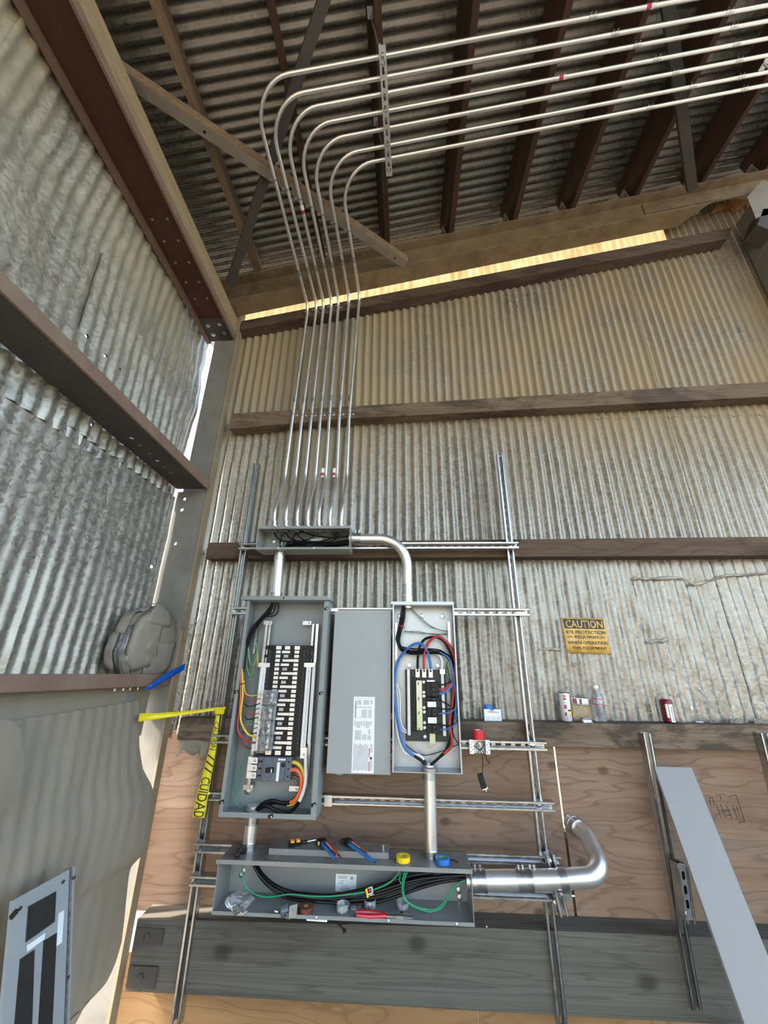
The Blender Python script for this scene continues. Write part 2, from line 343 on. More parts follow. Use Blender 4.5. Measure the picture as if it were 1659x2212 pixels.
def text_mesh(body, size, mat, o, u, w, parent, name='lettering', align='CENTER', sx=1.0, th=0.0006, fn=None, bold=0.0):
    cu = bpy.data.curves.new('t', 'FONT'); cu.body = body; cu.size = size; cu.align_x = align; cu.align_y = 'CENTER'; cu.resolution_u = 3; cu.offset = bold; cu.fill_mode = 'FRONT'
    to = bpy.data.objects.new('t', cu); COL.objects.link(to)
    dg = bpy.context.evaluated_depsgraph_get(); me = bpy.data.meshes.new_from_object(to.evaluated_get(dg))
    bpy.data.objects.remove(to); bpy.data.curves.remove(cu)
    o = V(o); u = V(u); w = V(w)
    for vv in me.vertices:
        p = o+u*(vv.co.x*sx)+w*vv.co.y
        vv.co = fn(p) if fn else p
    me.name = name; me.materials.clear(); me.materials.append(M[mat])
    ob = bpy.data.objects.new(name, me); COL.objects.link(ob)
    if parent: ob.parent = parent
    return ob
def lerp(a, b, t): return a+(b-a)*t
rnd = random.Random(7)
def nz(x, y, z=0.0): return noise.noise(V((x, y, z)))
# ================================================================ setting
XL, XR, YB = -1.50, 3.6, 0.10
PITCH = 0.060
def raf(x): return 4.104+0.2275*(x+1.218)          # underside of the end rafter
def head(x): return 4.045+0.2096*(x+1.217)         # top of header timber
def roofz(x): return raf(x)+0.525
SL = V((1, 0, 0.2275)).normalized(); NR = V((-0.2275, 0, 1)).normalized()
floor = struct('floor')
obj('floor_slab', B(-14, 18, -22, 9, -0.12, 0.0), 'concrete', floor)
# --- back wall: overlapping corrugated sheets, three courses
wall_back = struct('wall_back')
def corr(x): return math.sin(2*math.pi*x/PITCH)
courses = [(1.145, 2.20, 0.55, 0.0), (2.14, 3.20, 0.30, 0.0025), (3.12, None, 0.22, 0.005)]
for ci, (z0, z1, dent, dy) in enumerate(courses):
    x = XL+0.02; k = 0
    while x < XR-0.05:
        w = 0.66+0.06*((k*5+ci*3) % 3-1); x1 = min(x+w, XR)
        def fn(u, v, x=x, x1=x1, k=k, z0=z0, z1=z1, dent=dent, dy=dy, ci=ci):
            X = lerp(x, x1+0.03, u); t = z1 if z1 is not None else head(X)-0.01
            Z = lerp(z0, t, v)
            d = dent*0.016*nz(X*5, Z*3.1, ci*7.0)+dent*0.010*nz(X*13, Z*11, 3+ci)
            if ci == 0 and X > 0.5: d += 0.007*nz(X*21, Z*17, 9)
            return (X+0.004*nz(X*3, Z*2, 2), YB-(0.0065 if ci == 0 and X > 0.3 else 0.010)*corr(X)-0.0022*(k % 2)-dy-d*(0.6+0.4*abs(corr(X))), Z)
        o = obj('corrugated_sheet', MB().grid(fn, int((x1-x+0.03)/PITCH*8), 26 if ci < 2 else 10), 'wall', wall_back, True)
        x = x1; k += 1
# added translucent strip, glowing for the sunlit gap above the header, then steel again
def strip(a, b, mat):
    def fn(u, v): X = lerp(a, b, u); return (X, YB-0.010*corr(X), lerp(head(X)-0.03, raf(X)+0.40, v))
    return obj('corrugated_sheet', MB().grid(fn, int((b-a)/PITCH*8), 2), mat, wall_back, True)
strip(-1.30, 2.24, 'glowsheet'); strip(2.24, XR, 'wall')
# --- plywood lining and boards under the ledge
def plysheet(x0, x1, z0, z1, mat, y=0.094):
    return obj('plywood_sheet', B(x0, x1, y, y+0.015, z0, z1), mat, wall_back)
plysheet(-1.32, 0.766, 0.40, 1.165, 'ply'); plysheet(0.778, 3.5, 0.40, 1.145, 'ply')
plysheet(-1.32, 0.302, 0.0, 0.25, 'ply2', 0.096); plysheet(0.305, 3.5, 0.0, 0.25, 'ply2', 0.096)
obj('stud', B(0.72, 0.82, 0.112, 0.16, 0.0, 0.76), 'timber', wall_back)
# --- left wall
wall_left = struct('wall_left')
holes = []
def lcorr(y): return math.sin(2*math.pi*y/0.066)
def left_sheet(y0, y1, z0, z1, top=None, amp=0.010, dx=0.0, dent=1.0, mat='left', seed=0.0, edge=None):
    def fn(u, v):
        Y = lerp(y0, y1, u); zb = z0; zt = z1 if top is None else top(Y)
        if edge: zb = edge(Y)
        Z = lerp(zb, zt, v)
        fl = max(0.15, min(1.0, 0.55+1.1*nz(Y*0.9+seed, Z*0.8, 5)))
        d = dent*(0.022*nz(Y*2.2, Z*1.7, seed)+0.010*nz(Y*7, Z*6, seed+4)+0.006*nz(Y*17, Z*14, seed+8))
        r = max(0.0, min(1.0, (Z-2.6)/1.0))
        return (XL+dx+amp*fl*lcorr(Y)+d-0.055*r, Y+(0.098*r*u if y1 > -0.01 else 0.0), Z)
    return obj('corrugated_sheet', MB().grid(fn, int((y1-y0)/0.066*8), 34), mat, wall_left, True)
def gz(Y, z0, s): return z0-s*(Y-0.03)
y = 0.0
for k in range(6):
    left_sheet(y-0.80, y, 2.45, 4.02, dx=0.0025*(k % 2), seed=0.3*k, dent=1.2)
    left_sheet(y-0.80, y, 1.36, 2.52, dx=0.006+0.0025*(k % 2), seed=2+0.3*k, dent=0.35)
    y -= 0.78
obj('eave_light_stop', B(-1.575, -1.565, -6.0, 0.25, 3.95, 4.60), 'left', wall_left)  # unseen sheet added to keep sky light out above the eave beam
obj('corner_closure', B(-1.60, -1.50, 0.12, 0.125, 0, 2.55), 'left', wall_left)
# overlapping patch sheet with a torn diagonal edge above the middle girt
left_sheet(-0.95, -0.10, 2.5, 3.0, top=lambda Y: 3.02+0.55*(-Y-0.1)+0.03*nz(Y*9, 1), dx=0.012, dent=0.5, seed=5)
# lower dented grey sheets, torn along the column
lowedge = [(-1.37, -0.1312, 1.329), (-1.345, -0.0861, 1.1434), (-1.31, -0.0645, 1.0093), (-1.255, -0.0388, 0.9281), (-1.245, -0.0256, 0.8181), (-1.242, -0.0252, 0.7444), (-1.245, -0.0188, 0.6809), (-1.262, -0.0307, 0.6514), (-1.285, -0.0474, 0.6261), (-1.292, -0.0422, 0.5938), (-1.29, -0.0329, 0.5187), (-1.288, -0.02, 0.4245), (-1.286, -0.0096, 0.3385), (-1.288, -0.0209, 0.2798), (-1.29, -0.0433, 0.2547), (-1.295, -0.0604, 0.2292), (-1.3, -0.1455, 0.2262), (-1.32, -0.1936, 0.1697)]
def low_fn(u, v):
    n = len(lowedge)-1; i = min(int(v*n), n-1); f = v*n-i
    a = V(lowedge[i]).lerp(V(lowedge[i+1]), f)
    Y = a.y-2.2*(1-u)**1.0
    bul = a.x+(-1.36-a.x)*min(1, (1-u)*2.2)
    d = 0.030*nz(Y*1.9, a.z*1.6, 3)+0.012*nz(Y*6, a.z*5, 8)+0.006*nz(Y*16, a.z*15, 1)
    return (bul+0.007*lcorr(Y)*(0.5+nz(Y, a.z, 2))+d*min(1, (1-u)*6+0.15), Y, a.z-0.06*(1-u)*0)
obj('dented_sheet', MB().grid(low_fn, 130, 44), 'leftlow', wall_left, True)
curl = [(-1.28, -1.0367, 1.3739), (-1.28, -0.9131, 1.3475), (-1.28, -0.8573, 1.3139), (-1.28, -0.8172, 1.2191), (-1.28, -0.8014, 1.1496), (-1.28, -0.8171, 1.0967), (-1.28, -0.8547, 1.0681)]
def curl_fn(u, v):
    n = len(curl)-1; i = min(int(v*n), n-1); a = V(curl[i]).lerp(V(curl[i+1]), v*n-i)
    b = V((-1.30, -1.9, a.z)); p = b.lerp(a, u); p.x += 0.03*math.sin(u*3.1)+0.01*nz(p.y*4, p.z*4); return p
obj('torn_sheet', MB().grid(curl_fn, 24, 24), 'leftlow', wall_left, True)
# --- roof sheets
ceiling = struct('ceiling')
RP = 0.0585
def roof_sheet(xa, xb, ya, yb, lift):
    def fn(u, v):
        X = lerp(xa, xb, v); Y = lerp(ya, yb, u)
        return (X, Y, roofz(X)+0.009*math.sin(2*math.pi*Y/RP)+lift+0.004*nz(X*2, Y*2))
    return obj('corrugated_sheet', MB().grid(fn, int((yb-ya)/RP*8), 8), 'roof', ceiling, True)
y = 0.25; k = 0
while y > -6.0:
    for xa, xb, dl in ((-1.75, 0.95, 0.0), (0.90, 3.7, 0.003)):
        roof_sheet(xa, xb, y-0.70, y, dl+0.003*(k % 2))
    y -= 0.68; k += 1
# ================================================================ steel and timber frame
def gen_ibeam(mb, a, b, up, w, h, tw, tf):
    a = V(a); b = V(b); d = (b-a).normalized(); u = V(up); u = (u-d*u.dot(d)).normalized()
    mb.bar(a+u*(h/2-tf/2), b+u*(h/2-tf/2), u, w, tf); mb.bar(a-u*(h/2-tf/2), b-u*(h/2-tf/2), u, w, tf); mb.bar(a, b, u, tw, h-2*tf); return mb
# end rafter: steel I beam on the slope
RH = 0.262
raft = thing('roof_rafter', 'tan dusty steel I beam rafter sloping along the top of the back wall', 'beam')
def rp(x, dz, y): return V((x, y, raf(x)+dz))
def flange(x0, x1, z0, z1, y0, y1): return MB().hexa([rp(x0,z0,y0), rp(x1,z0,y0), rp(x1,z0,y1), rp(x0,z0,y1), rp(x0,z1,y0), rp(x1,z1,y0), rp(x1,z1,y1), rp(x0,z1,y1)])
obj('web', flange(-1.47, 2.40, 0.008, RH-0.012, -0.078, -0.068), 'dusty', raft); obj('web', flange(2.40, 3.5, 0.105, RH-0.012, -0.078, -0.068), 'dusty', raft)
mb = MB().hexa([rp(-1.47,0,-.145), rp(2.44,0,-.145), rp(2.27,0,0), rp(-1.47,0,0), rp(-1.47,.010,-.145), rp(2.46,.010,-.145), rp(2.27,.010,0), rp(-1.47,.010,0)])
obj('bottom_flange', mb, 'dusty', raft)
obj('top_flange', flange(-1.47, 3.5, RH-0.014, RH, -0.145, 0.0), 'dusty', raft)
obj('splice_plate', flange(1.98, 2.62, 0.11, RH-0.03, -0.086, -0.079), 'dusty', raft)
# blocking boards over the rafter between the purlins
ordw = ['first', 'second', 'third', 'fourth', 'fifth', 'sixth', 'seventh', 'eighth', 'ninth']
PX_ = [-1.14, -0.62, -0.11, 0.40, 0.915, 1.39, 1.91, 2.46, 3.0]
for i in range(len(PX_)-1):
    a, b = PX_[i]+0.03, PX_[i+1]-0.045
    tag(obj('blocking_board', MB().hexa([rp(a,RH+.002,.0), rp(b,RH+.002,.0), rp(b,RH+.002,.03), rp(a,RH+.002,.03), rp(a,RH+.15,.0), rp(b,RH+.15,.0), rp(b,RH+.15,.03), rp(a,RH+.15,.03)]), 'board'),
        'dusty brown blocking board on the rafter between the '+ordw[i]+' and '+ordw[i+1]+' purlins', 'board', 'blocking boards between the purlins')
    c = PX_[i+1]-0.05
    tag(obj('purlin_cleat', MB().obox(rp(c, RH+0.07, -0.085), SL, (0,1,0), NR, 0.006, 0.035, 0.066), 'dustylight'),
        'small steel cleat plate on the rafter against the '+ordw[i+1]+' purlin from the left', 'bracket', 'purlin cleats on the rafter')
# purlins, square to the roof slope
names = ['first purlin from the left wall, tan lit side', 'second purlin from the left wall', 'purlin carrying the two strut brackets', 'purlin just right of the slotted hanging strut',
         'fifth purlin from the left wall', 'sixth purlin from the left wall', 'purlin meeting the foot of the roof rod', 'purlin nearest the right end of the rafter', 'purlin at the right edge of the roof']
for i, x in enumerate(PX_):
    c = rp(x, RH+0.002, -3.1)+NR*0.125
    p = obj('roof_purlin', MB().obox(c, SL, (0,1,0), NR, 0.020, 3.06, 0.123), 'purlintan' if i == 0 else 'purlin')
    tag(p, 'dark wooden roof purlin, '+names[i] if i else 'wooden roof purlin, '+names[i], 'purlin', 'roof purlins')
# header timber
def slab(name, pts, y0, y1, mat, label, cat='timber', group='wall timbers'):
    n = len(pts)//2; mb = MB()
    a = [(p[0], y0, p[1]) for p in pts]; b = [(p[0], y1, p[1]) for p in pts]; k = len(pts)
    mb.add(a+b, [tuple(range(k-1, -1, -1)), tuple(range(k, 2*k))]+[(i, (i+1) % k, k+(i+1) % k, k+i) for i in range(k)])
    o = obj(name, mb, mat, None, False, 0.003); return tag(o, label, cat, group)
slab('timber_girt', [(-1.272, 3.945), (2.62, head(2.62)-0.115), (2.70, head(2.70)), (-1.272, head(-1.272))], 0.0, 0.088, 'timber', 'sloping dark timber under the glowing strip at the top of the back wall')
slab('timber_girt', [(-1.215, 3.035), (-0.4, 3.10), (3.3, 3.235), (3.3, 3.36), (-1.215, 3.165)], 0.0, 0.088, 'timberburn', 'charred wall timber behind the upper conduit straps')
slab('timber_girt', [(-1.222, 2.108), (3.3, 2.122), (3.3, 2.238), (-1.218, 2.21)], 0.0, 0.088, 'timber', 'level wall timber behind the upper open grey box')
slab('timber_girt', [(-1.20, 1.135), (3.3, 1.15), (3.3, 1.262), (1.2, 1.252), (-1.20, 1.238)], 0.0, 0.092, 'ledge', 'stained ledge timber with cans and a bottle standing on it')
slab('timber_girt', [(-1.225, 0.188), (3.3, 0.196), (3.3, 0.462), (0.3, 0.452), (-1.225, 0.428)], -0.022, 0.092, 'greytimber', 'wide grey weathered plank below the bottom gutter box')
# corner column
col = thing('steel_column', 'grey steel corner column between the side wall and the back wall', 'column')
def bore(o, pts, ax, r):
    for p in pts:
        c = MB().cyl(V(p)-V(ax)*.1, V(p)+V(ax)*.1, r, 12); me = bpy.data.meshes.new('c'); me.from_pydata([tuple(x) for x in c.v], [], c.f)
        k = bpy.data.objects.new('c', me); COL.objects.link(k); m = o.modifiers.new('b', 'BOOLEAN'); m.operation = 'DIFFERENCE'; m.object = k; m.solver = 'EXACT'
        dg = bpy.context.evaluated_depsgraph_get(); new = bpy.data.meshes.new_from_object(o.evaluated_get(dg)); o.modifiers.remove(m); o.data = new; bpy.data.objects.remove(k)
bore(obj('web', B(-1.456, -1.29, 0.004, 0.012, 0, 3.84), 'column', col), [(-1.4345, 0.004, 2.509), (-1.4384, 0.004, 2.4329), (-1.4327, 0.004, 2.2056)], (0,1,0), 0.012)
obj('flange', B(-1.292, -1.278, 0.0, 0.055, 0, 4.16), 'colflange', col)
obj('edge_angle', B(-1.492, -1.455, 0.005, 0.011, 0, 2.56), 'column', col)
obj('top_plate', B(-1.47, -1.292, 0.04, 0.10, 3.99, 4.10), 'colflange', col)
obj('gusset', MB().prism([(-1.30, 3.80), (-1.292, 3.80), (-1.292, 4.12), (-1.40, 4.12)], (0,0.006,0), (1,0,0), (0,0,1), (0,1,0), 0.012), 'dustylight', col)
# upper eave beam along the left wall
def BZ(Y, dz=0.0): return gz(Y, 3.843, 0.0805)+dz
def ybar(mb, x0, x1, y0, y1, f0, f1):
    return mb.hexa([(x0,y0,f0(y0)),(x1,y0,f0(y0)),(x1,y1,f0(y1)),(x0,y1,f0(y1)),(x0,y0,f1(y0)),(x1,y0,f1(y0)),(x1,y1,f1(y1)),(x0,y1,f1(y1))])
ev = thing('eave_beam', 'red brown steel channel running along the top of the left wall', 'beam')
obj('web', ybar(MB(), -1.545, -1.305, -4.6, 0.035, lambda Y: BZ(Y, .030), lambda Y: BZ(Y, .040)), 'rust', ev)
obj('inner_flange', ybar(MB(), -1.312, -1.298, -4.6, 0.035, lambda Y: BZ(Y, 0), lambda Y: BZ(Y, .05)), 'girt', ev)  # flanges coloured paler than the web, for the light they face
obj('outer_flange', ybar(MB(), -1.536, -1.506, -4.6, 0.035, lambda Y: BZ(Y, 0), lambda Y: BZ(Y, .05)), 'girt', ev)
obj('connection_plate', ybar(MB(), -1.50, -1.316, -0.17, 0.03, lambda Y: BZ(Y, .020), lambda Y: BZ(Y, .029)), 'darksteel', ev)
for x, y in ((-1.46, -0.115), (-1.365, -0.125), (-1.455, -0.035), (-1.365, -0.045)):
    obj('bolt', MB().lathe((x, y, BZ(y, .020)), (0,0,-1), [(0.017, 0), (0.017, 0.003), (0.012, 0.003), (0.012, 0.012)], 8), 'zincdull', ev)
for y in (-0.32, -0.44, -0.57, -0.70, -0.82):
    for x in (-1.46, -1.37):
        obj('rivet', MB().lathe((x, y, BZ(y, .030)), (0,0,-1), [(0.009, 0), (0.007, 0.003), (0.003, 0.004)], 8), 'dustylight', ev)
tag(obj('eave_plank', ybar(MB(), -1.46, -1.30, -4.6, 0.03, lambda Y: BZ(Y, .052), lambda Y: BZ(Y, .20)), 'plank', None, False, 0.01),
    'tan eave plank lying on the red brown channel below the roof', 'timber')
# middle girt
mg = thing('wall_girt', 'purple brown steel girt crossing the left wall above the grey bag', 'girt', (0,0,0), 'left wall girts')
def GZ(Y, dz=0.0): return gz(Y, 2.56, 0.0465)+dz
obj('web', ybar(MB(), -1.485, -1.285, -4.6, -0.02, lambda Y: GZ(Y, .006), lambda Y: GZ(Y, .014)), 'darksteel', mg)  # web given a darker steel: shade of its underside painted in
obj('lip', ybar(MB(), -1.287, -1.272, -4.6, -0.02, lambda Y: GZ(Y, 0), lambda Y: GZ(Y, .062)), 'girt', mg, False, 0.004)
for i, y in enumerate((-0.60, -0.53, -0.45, -0.375, -0.305, -0.24)):
    obj('bolt_hole', MB().lathe((-1.40, y, GZ(y, .0065)), (0,0,-1), [(0.010, 0), (0.010, 0.001)], 10), 'dustylight' if i % 3 else 'white', mg)  # pale discs painted in for daylight showing through the holes
for y in (-0.165, -0.10):
    obj('bolt', MB().lathe((-1.385, y, GZ(y, .006)), (0,0,-1), [(0.018, 0), (0.018, 0.003), (0.010, 0.003), (0.010, 0.010)], 10), 'darksteel', mg)
# low girt
lg = thing('wall_girt', 'level brown steel girt carrying the grey tape wrapped bundle', 'girt', (0,0,0), 'left wall girts')
def LZ(Y, dz=0.0): return gz(Y, 1.393, 0.037)+dz
obj('lip', ybar(MB(), -1.312, -1.296, -4.6, 0.0, lambda Y: LZ(Y, 0), lambda Y: LZ(Y, .058)), 'girt', lg, False, 0.004)
obj('web', ybar(MB(), -1.48, -1.31, -4.6, 0.0, lambda Y: LZ(Y, .045), lambda Y: LZ(Y, .054)), 'colflange', lg)
obj('backing_board', ybar(MB(), -1.40, -1.385, -4.6, -0.02, lambda Y: LZ(Y, -.24), lambda Y: LZ(Y, .04)), 'leftlow', lg)
for y in (-0.36, -0.30, -0.25, -0.19):
    obj('bolt', MB().lathe((-1.345, y, LZ(y, -.004)), (0,0,-1), [(0.006, 0), (0.006, 0.012)], 8), 'zinc', lg)
# roof bracing
def angle_iron(name, a, b, label, w=0.062, mat='dustylight', up=(0,0,1), group='roof bracing angles', mat2=None):
    a = V(a); b = V(b); d = (b-a).normalized(); u = V(up); u = (u-d*u.dot(d)).normalized(); r = d.cross(u)
    t = thing(name, label, 'brace', (0,0,0), group)
    obj('leg', MB().bar(a, b, u, w, 0.006), mat, t)
    obj('leg', MB().bar(a+r*(w/2)+u*(w/2), b+r*(w/2)+u*(w/2), u, 0.006, w), mat2 or mat, t)
    return t, d, u, r
br, d_, u_, r_ = angle_iron('roof_brace', (-1.4237, -1.3226, 4.2486), (0.0289, -0.1552, 4.3773), 'tan steel angle brace crossed by the seven small conduits', 0.06, 'dustylight', (0,0,1), mat2='purlintan')
A_, B_ = V((-1.4237, -1.3226, 4.2486)), V((0.0289, -0.1552, 4.3773))
for f in (0.23, 0.50, 0.945):
    p = A_.lerp(B_, f); obj('bolt_hole', MB().lathe(p-V((0,0,.003)), (0,0,-1), [(0.008, 0), (0.008, 0.001)], 10), 'black', br)
angle_iron('roof_brace', (-1.2835, -0.2281, 4.1454), (-0.345, -1.4253, 4.5505), 'dark steel angle brace rising from the corner behind the conduit bends', 0.055, 'darksteel')
angle_iron('roof_brace', (2.2049, -0.2773, 4.8769), (1.4589, -1.2279, 4.9993), 'grey steel angle brace at upper right behind the conduits', 0.06, 'darksteel')
# right hand column and knee
rc = thing('steel_column', 'dark steel column and knee bracket at the right end of the back wall', 'column')
obj('flange', B(2.80, 2.815, -0.14, 0.06, 0, 4.98), 'column', rc)
obj('web', B(2.815, 3.05, -0.05, -0.04, 0, 4.98), 'column', rc)
obj('knee_bracket', MB().prism([(2.70, 4.66), (2.82, 4.55), (3.2, 4.60), (3.2, 4.86), (2.80, 4.84)], (0,-0.15,0), (1,0,0), (0,0,1), (0,1,0), 0.13), 'darksteel', rc, False, 0.006)
obj('stiffener', MB().add([(2.731, -0.15, 4.9861), (2.9141, -0.15, 5.1861), (2.97, -0.15, 5.1401), (2.8484, -0.15, 4.7725), (2.7156, -0.15, 4.7391)]+[(2.7505, -0.135, 4.9879), (2.9274, -0.135, 5.1888), (2.9836, -0.135, 5.1427), (2.8618, -0.135, 4.7743), (2.7283, -0.135, 4.7409)], [(0,1,2,3,4), (9,8,7,6,5)]+[(q, q+5, (q+1) % 5+5, (q+1) % 5) for q in range(5)]), 'dustylight', rc)
gp_ = [(2.655, 0.07, 5.1461), (2.7341, 0.07, 5.2499), (2.8368, 0.07, 5.2853), (2.8684, 0.07, 5.314), (3.0096, 0.07, 5.3593), (3.0151, 0.07, 5.2778), (3.0001, 0.07, 5.1208), (2.9708, 0.07, 5.0754), (2.9815, 0.07, 5.2557), (2.9073, 0.07, 5.1879), (2.8371, 0.07, 5.1568), (2.8288, 0.07, 5.206), (2.7453, 0.07, 5.1818)]
obj('torn_hole_glow', MB().add(gp_, [tuple(range(len(gp_)))]), 'glowsheet', wall_back, False, 0, .002)  # translucent piece added to stand for a bright torn hole
obj('cover_plate', MB().prism([(2.80, 3.9), (2.83, 3.9), (2.86, 4.55), (2.80, 4.55)], (0,-0.16,0), (1,0,0), (0,0,1), (0,1,0), 0.02), 'darksteel', rc)
# ================================================================ slotted strut channels
def strut_mb(p0, p1, out, w=0.0385, dp=0.041, slots=True, off=0.025):
    """channel from p0 to p1 (centre of its back), open side towards 'out'"""
    p0 = V(p0); p1 = V(p1); d = p1-p0; L = d.length; d.normalize(); o = V(out); o = (o-d*o.dot(d)).normalized(); s = d.cross(o)
    mb = MB(); c = (p0+p1)/2; th = 0.0024
    for k in (-1, 1):
        mb.obox(c+s*k*(w/2-th/2)+o*dp/2, d, s, o, L/2, th/2, dp/2)
        mb.obox(c+s*k*(w/2-0.005)+o*(dp-th/2), d, s, o, L/2, 0.005, th/2)
        mb.obox(c+s*k*(w/2-0.0095)+o*(dp-0.004), d, s, o, L/2, 0.0008, 0.004)
    if not slots: mb.obox(c+o*th/2, d, s, o, L/2, w/2-th, th/2); return mb
    for k in (-1, 1): mb.obox(c+s*k*(w/2-0.0058)+o*th/2, d, s, o, L/2, 0.0046, th/2)
    x = 0.0; pitch = 0.048; hw = w/2-0.0095
    nslot = int((L-off)/pitch); prev = 0.0
    for i in range(nslot+1):
        a = off+i*pitch; b = min(a, L) if i < nslot else L
        if b-prev > 0.001: mb.obox(p0+d*((prev+b)/2)+o*th/2, d, s, o, (b-prev)/2, hw, th/2)
        prev = a+0.030
        if i < nslot:
            for e, sg in ((a, 1), (prev, -1)):
                for k in (-1, 1):
                    q = p0+d*e+s*k*hw
                    mb.add([q, q+d*sg*0.006, q-s*k*0.006, q+o*th, q+d*sg*0.006+o*th, q-s*k*0.006+o*th], [(0,1,2), (3,5,4), (0,3,4,1), (1,4,5,2), (2,5,3,0)])
        if prev >= L: break
    return mb
def strut(label, p0, p1, out, group, bolts=(), mat='zinc', **k):
    t = thing('strut_channel', label, 'strut', (0,0,0), group)
    obj('channel', strut_mb(p0, p1, out, **k), mat, t)
    for b in bolts:
        obj('bolt', MB().lathe(b, out, [(0.0145, 0), (0.0145, 0.003), (0.010, 0.003), (0.010, 0.010), (0.006, 0.011)], 8), 'tin2', t)
    return t
G1, G2 = 'upright strut channels on the back wall', 'level strut channels behind the boxes'
OUT = (0, -1, 0)
strut('left upright strut channel with yellow tape tied to it', (-0.972, -0.001, 0.10), (-0.972, -0.001, 2.742), OUT, G1)
strut('right upright strut channel standing free of the open boxes', (0.620, -0.001, 0.13), (0.620, -0.001, 2.79), OUT, G1)
for z, xa, xb, lab in ((2.163, -0.985, 0.657, 'level strut channel behind the upper open grey box'), (1.788, -0.980, 0.672, 'level strut channel at the tops of the two panelboards'),
                       (1.158, -0.976, 0.678, 'level strut channel carrying the small square box with red tape'), (0.916, -0.946, 0.681, 'level strut channel below the grey cover, ending at the left panelboard foot'),
                       (0.716, -0.982, 0.682, 'level strut channel behind the top of the long bottom gutter box'), (0.596, -0.981, 0.684, 'level strut channel behind the lower half of the long bottom gutter box')):
    strut(lab, (xa, -0.042, z), (xb, -0.042, z), OUT, G2, [(0.620, -0.046, z), (-0.972, -0.046, z)])
tag(obj('strut_bracket', B(-0.386, -0.350, -0.088, -0.083, 0.893, 0.937).lathe((-0.366, -0.088, 0.916), OUT, [(0.014, 0), (0.014, .003), (.009, .003), (.009, .009)], 8), 'zinc'), 'square zinc plate and bolt at the foot of the left panelboard', 'bracket')
# short vertical strut holding the big conduit elbow
t = strut('short strut channel clamping the big elbow pipe beside the gutter', (0.6241, -0.083, 0.7535), (0.654, -0.083, 0.5491), OUT, G1, [V((0.6327, -0.09, 0.7173)), V((0.6365, -0.09, 0.5791))])
# right hand uprights
strut('long strut channel behind the leaning grey cover', (1.1791, -0.003, 1.2163), (1.1571, -0.003, 0.2405), OUT, G1)
t = strut('short strut offcut bolted to the long strut beside the leaning cover', (1.19, -0.09, 0.728), (1.1739, -0.09, 0.5409), (-0.35,1,0), G1, [V((1.1797, -0.093, 0.7178)), V((1.1736, -0.093, 0.5615))])
obj('channel', strut_mb((1.1951, -0.044, 0.7164), (1.1814, -0.044, 0.5248), OUT, slots=False), 'zincdull', t)
strut('strut channel at the right edge below the cans', (1.7313, -0.003, 1.2266), (1.6762, -0.003, 0.2008), OUT, G1)
# ================================================================ conduits
def ring(mb, p, d, r, h, n=12): return mb.lathe(V(p)-V(d).normalized()*h/2, d, [(r, 0), (r, h)], n)
def coupling(parent, pts, i0, r, mat='zinc', L=0.045):
    p = V(pts[i0]); d = (V(pts[min(i0+1, len(pts)-1)])-V(pts[i0-1])).normalized(); sd = d.orthogonal().normalized()
    sd = V((0,-1,0)) if abs(d.y) < 0.7 else V((0,0,-1))
    mb = MB(); ring(mb, p, d, r*1.16, L, 12); ring(mb, p, d, r*1.25, 0.004, 12)
    for k in (-1, 1): mb.lathe(p+d*k*L*0.28+sd*r, sd, [(0.0032, 0), (0.0032, 0.006), (0.0045, 0.006), (0.0045, 0.009)], 6)
    return obj('coupling', mb, mat, parent, True)
def strap(parent, p, d, r, side, wall):
    """one hole strap round a tube, its foot reaching 'side'"""
    p = V(p); d = V(d).normalized(); s = V(side).normalized(); w = V(wall).normalized(); mb = MB()
    ring(mb, p, d, r*1.12, 0.013, 12)
    q = p+w*(r*0.9)
    mb.bar(q, q+s*(r+0.026), w, 0.015, 0.003)
    mb.lathe(q+s*(r+0.015)-w*0.002, -w, [(0.0055, 0), (0.0055, 0.004), (0.002, 0.006)], 8)
    return obj('strap', mb, 'zinc', parent, True)
R34 = 0.0112
boxtop = [(592,1137),(617,1137),(641,1137),(664,1137),(688,1137),(712,1137),(736,1137)]
low = [(-0.7605, -0.15, 2.2625), (-0.6916, -0.15, 2.262), (-0.6257, -0.15, 2.2616), (-0.5627, -0.15, 2.2611), (-0.4972, -0.15, 2.2607), (-0.4319, -0.15, 2.2603), (-0.3668, -0.15, 2.2598)]
low2 = [(-0.7685, -0.148, 2.3769), (-0.6989, -0.148, 2.3822), (-0.6317, -0.148, 2.3816), (-0.5674, -0.148, 2.3809), (-0.5004, -0.148, 2.3773), (-0.4338, -0.148, 2.3767), (-0.3647, -0.148, 2.376)]
kick = [(-0.7767, -0.012, 2.6349), (-0.706, -0.012, 2.6339), (-0.6419, -0.012, 2.6363), (-0.5744, -0.012, 2.632), (-0.5074, -0.012, 2.6311), (-0.4347, -0.012, 2.6334), (-0.3681, -0.012, 2.6324)]
mid = [(-0.769, -0.012, 3.1327), (-0.7029, -0.012, 3.1272), (-0.6376, -0.012, 3.1293), (-0.5736, -0.012, 3.1289), (-0.5107, -0.012, 3.1318), (-0.4412, -0.012, 3.132), (-0.3732, -0.012, 3.1325)]
top = [(-0.7648, -0.012, 4.0957), (-0.6996, -0.012, 4.1121), (-0.6414, -0.012, 4.124), (-0.5796, -0.012, 4.1377), (-0.5156, -0.012, 4.1474), (-0.4409, -0.012, 4.1659), (-0.3623, -0.012, 4.1892)]
clampP = [(-0.7673, -0.8152, 4.2668), (-0.7068, -0.759, 4.2715), (-0.6434, -0.701, 4.2767), (-0.581, -0.6508, 4.2829), (-0.5201, -0.5936, 4.2876), (-0.4445, -0.5325, 4.295), (-0.3615, -0.4737, 4.3044)]
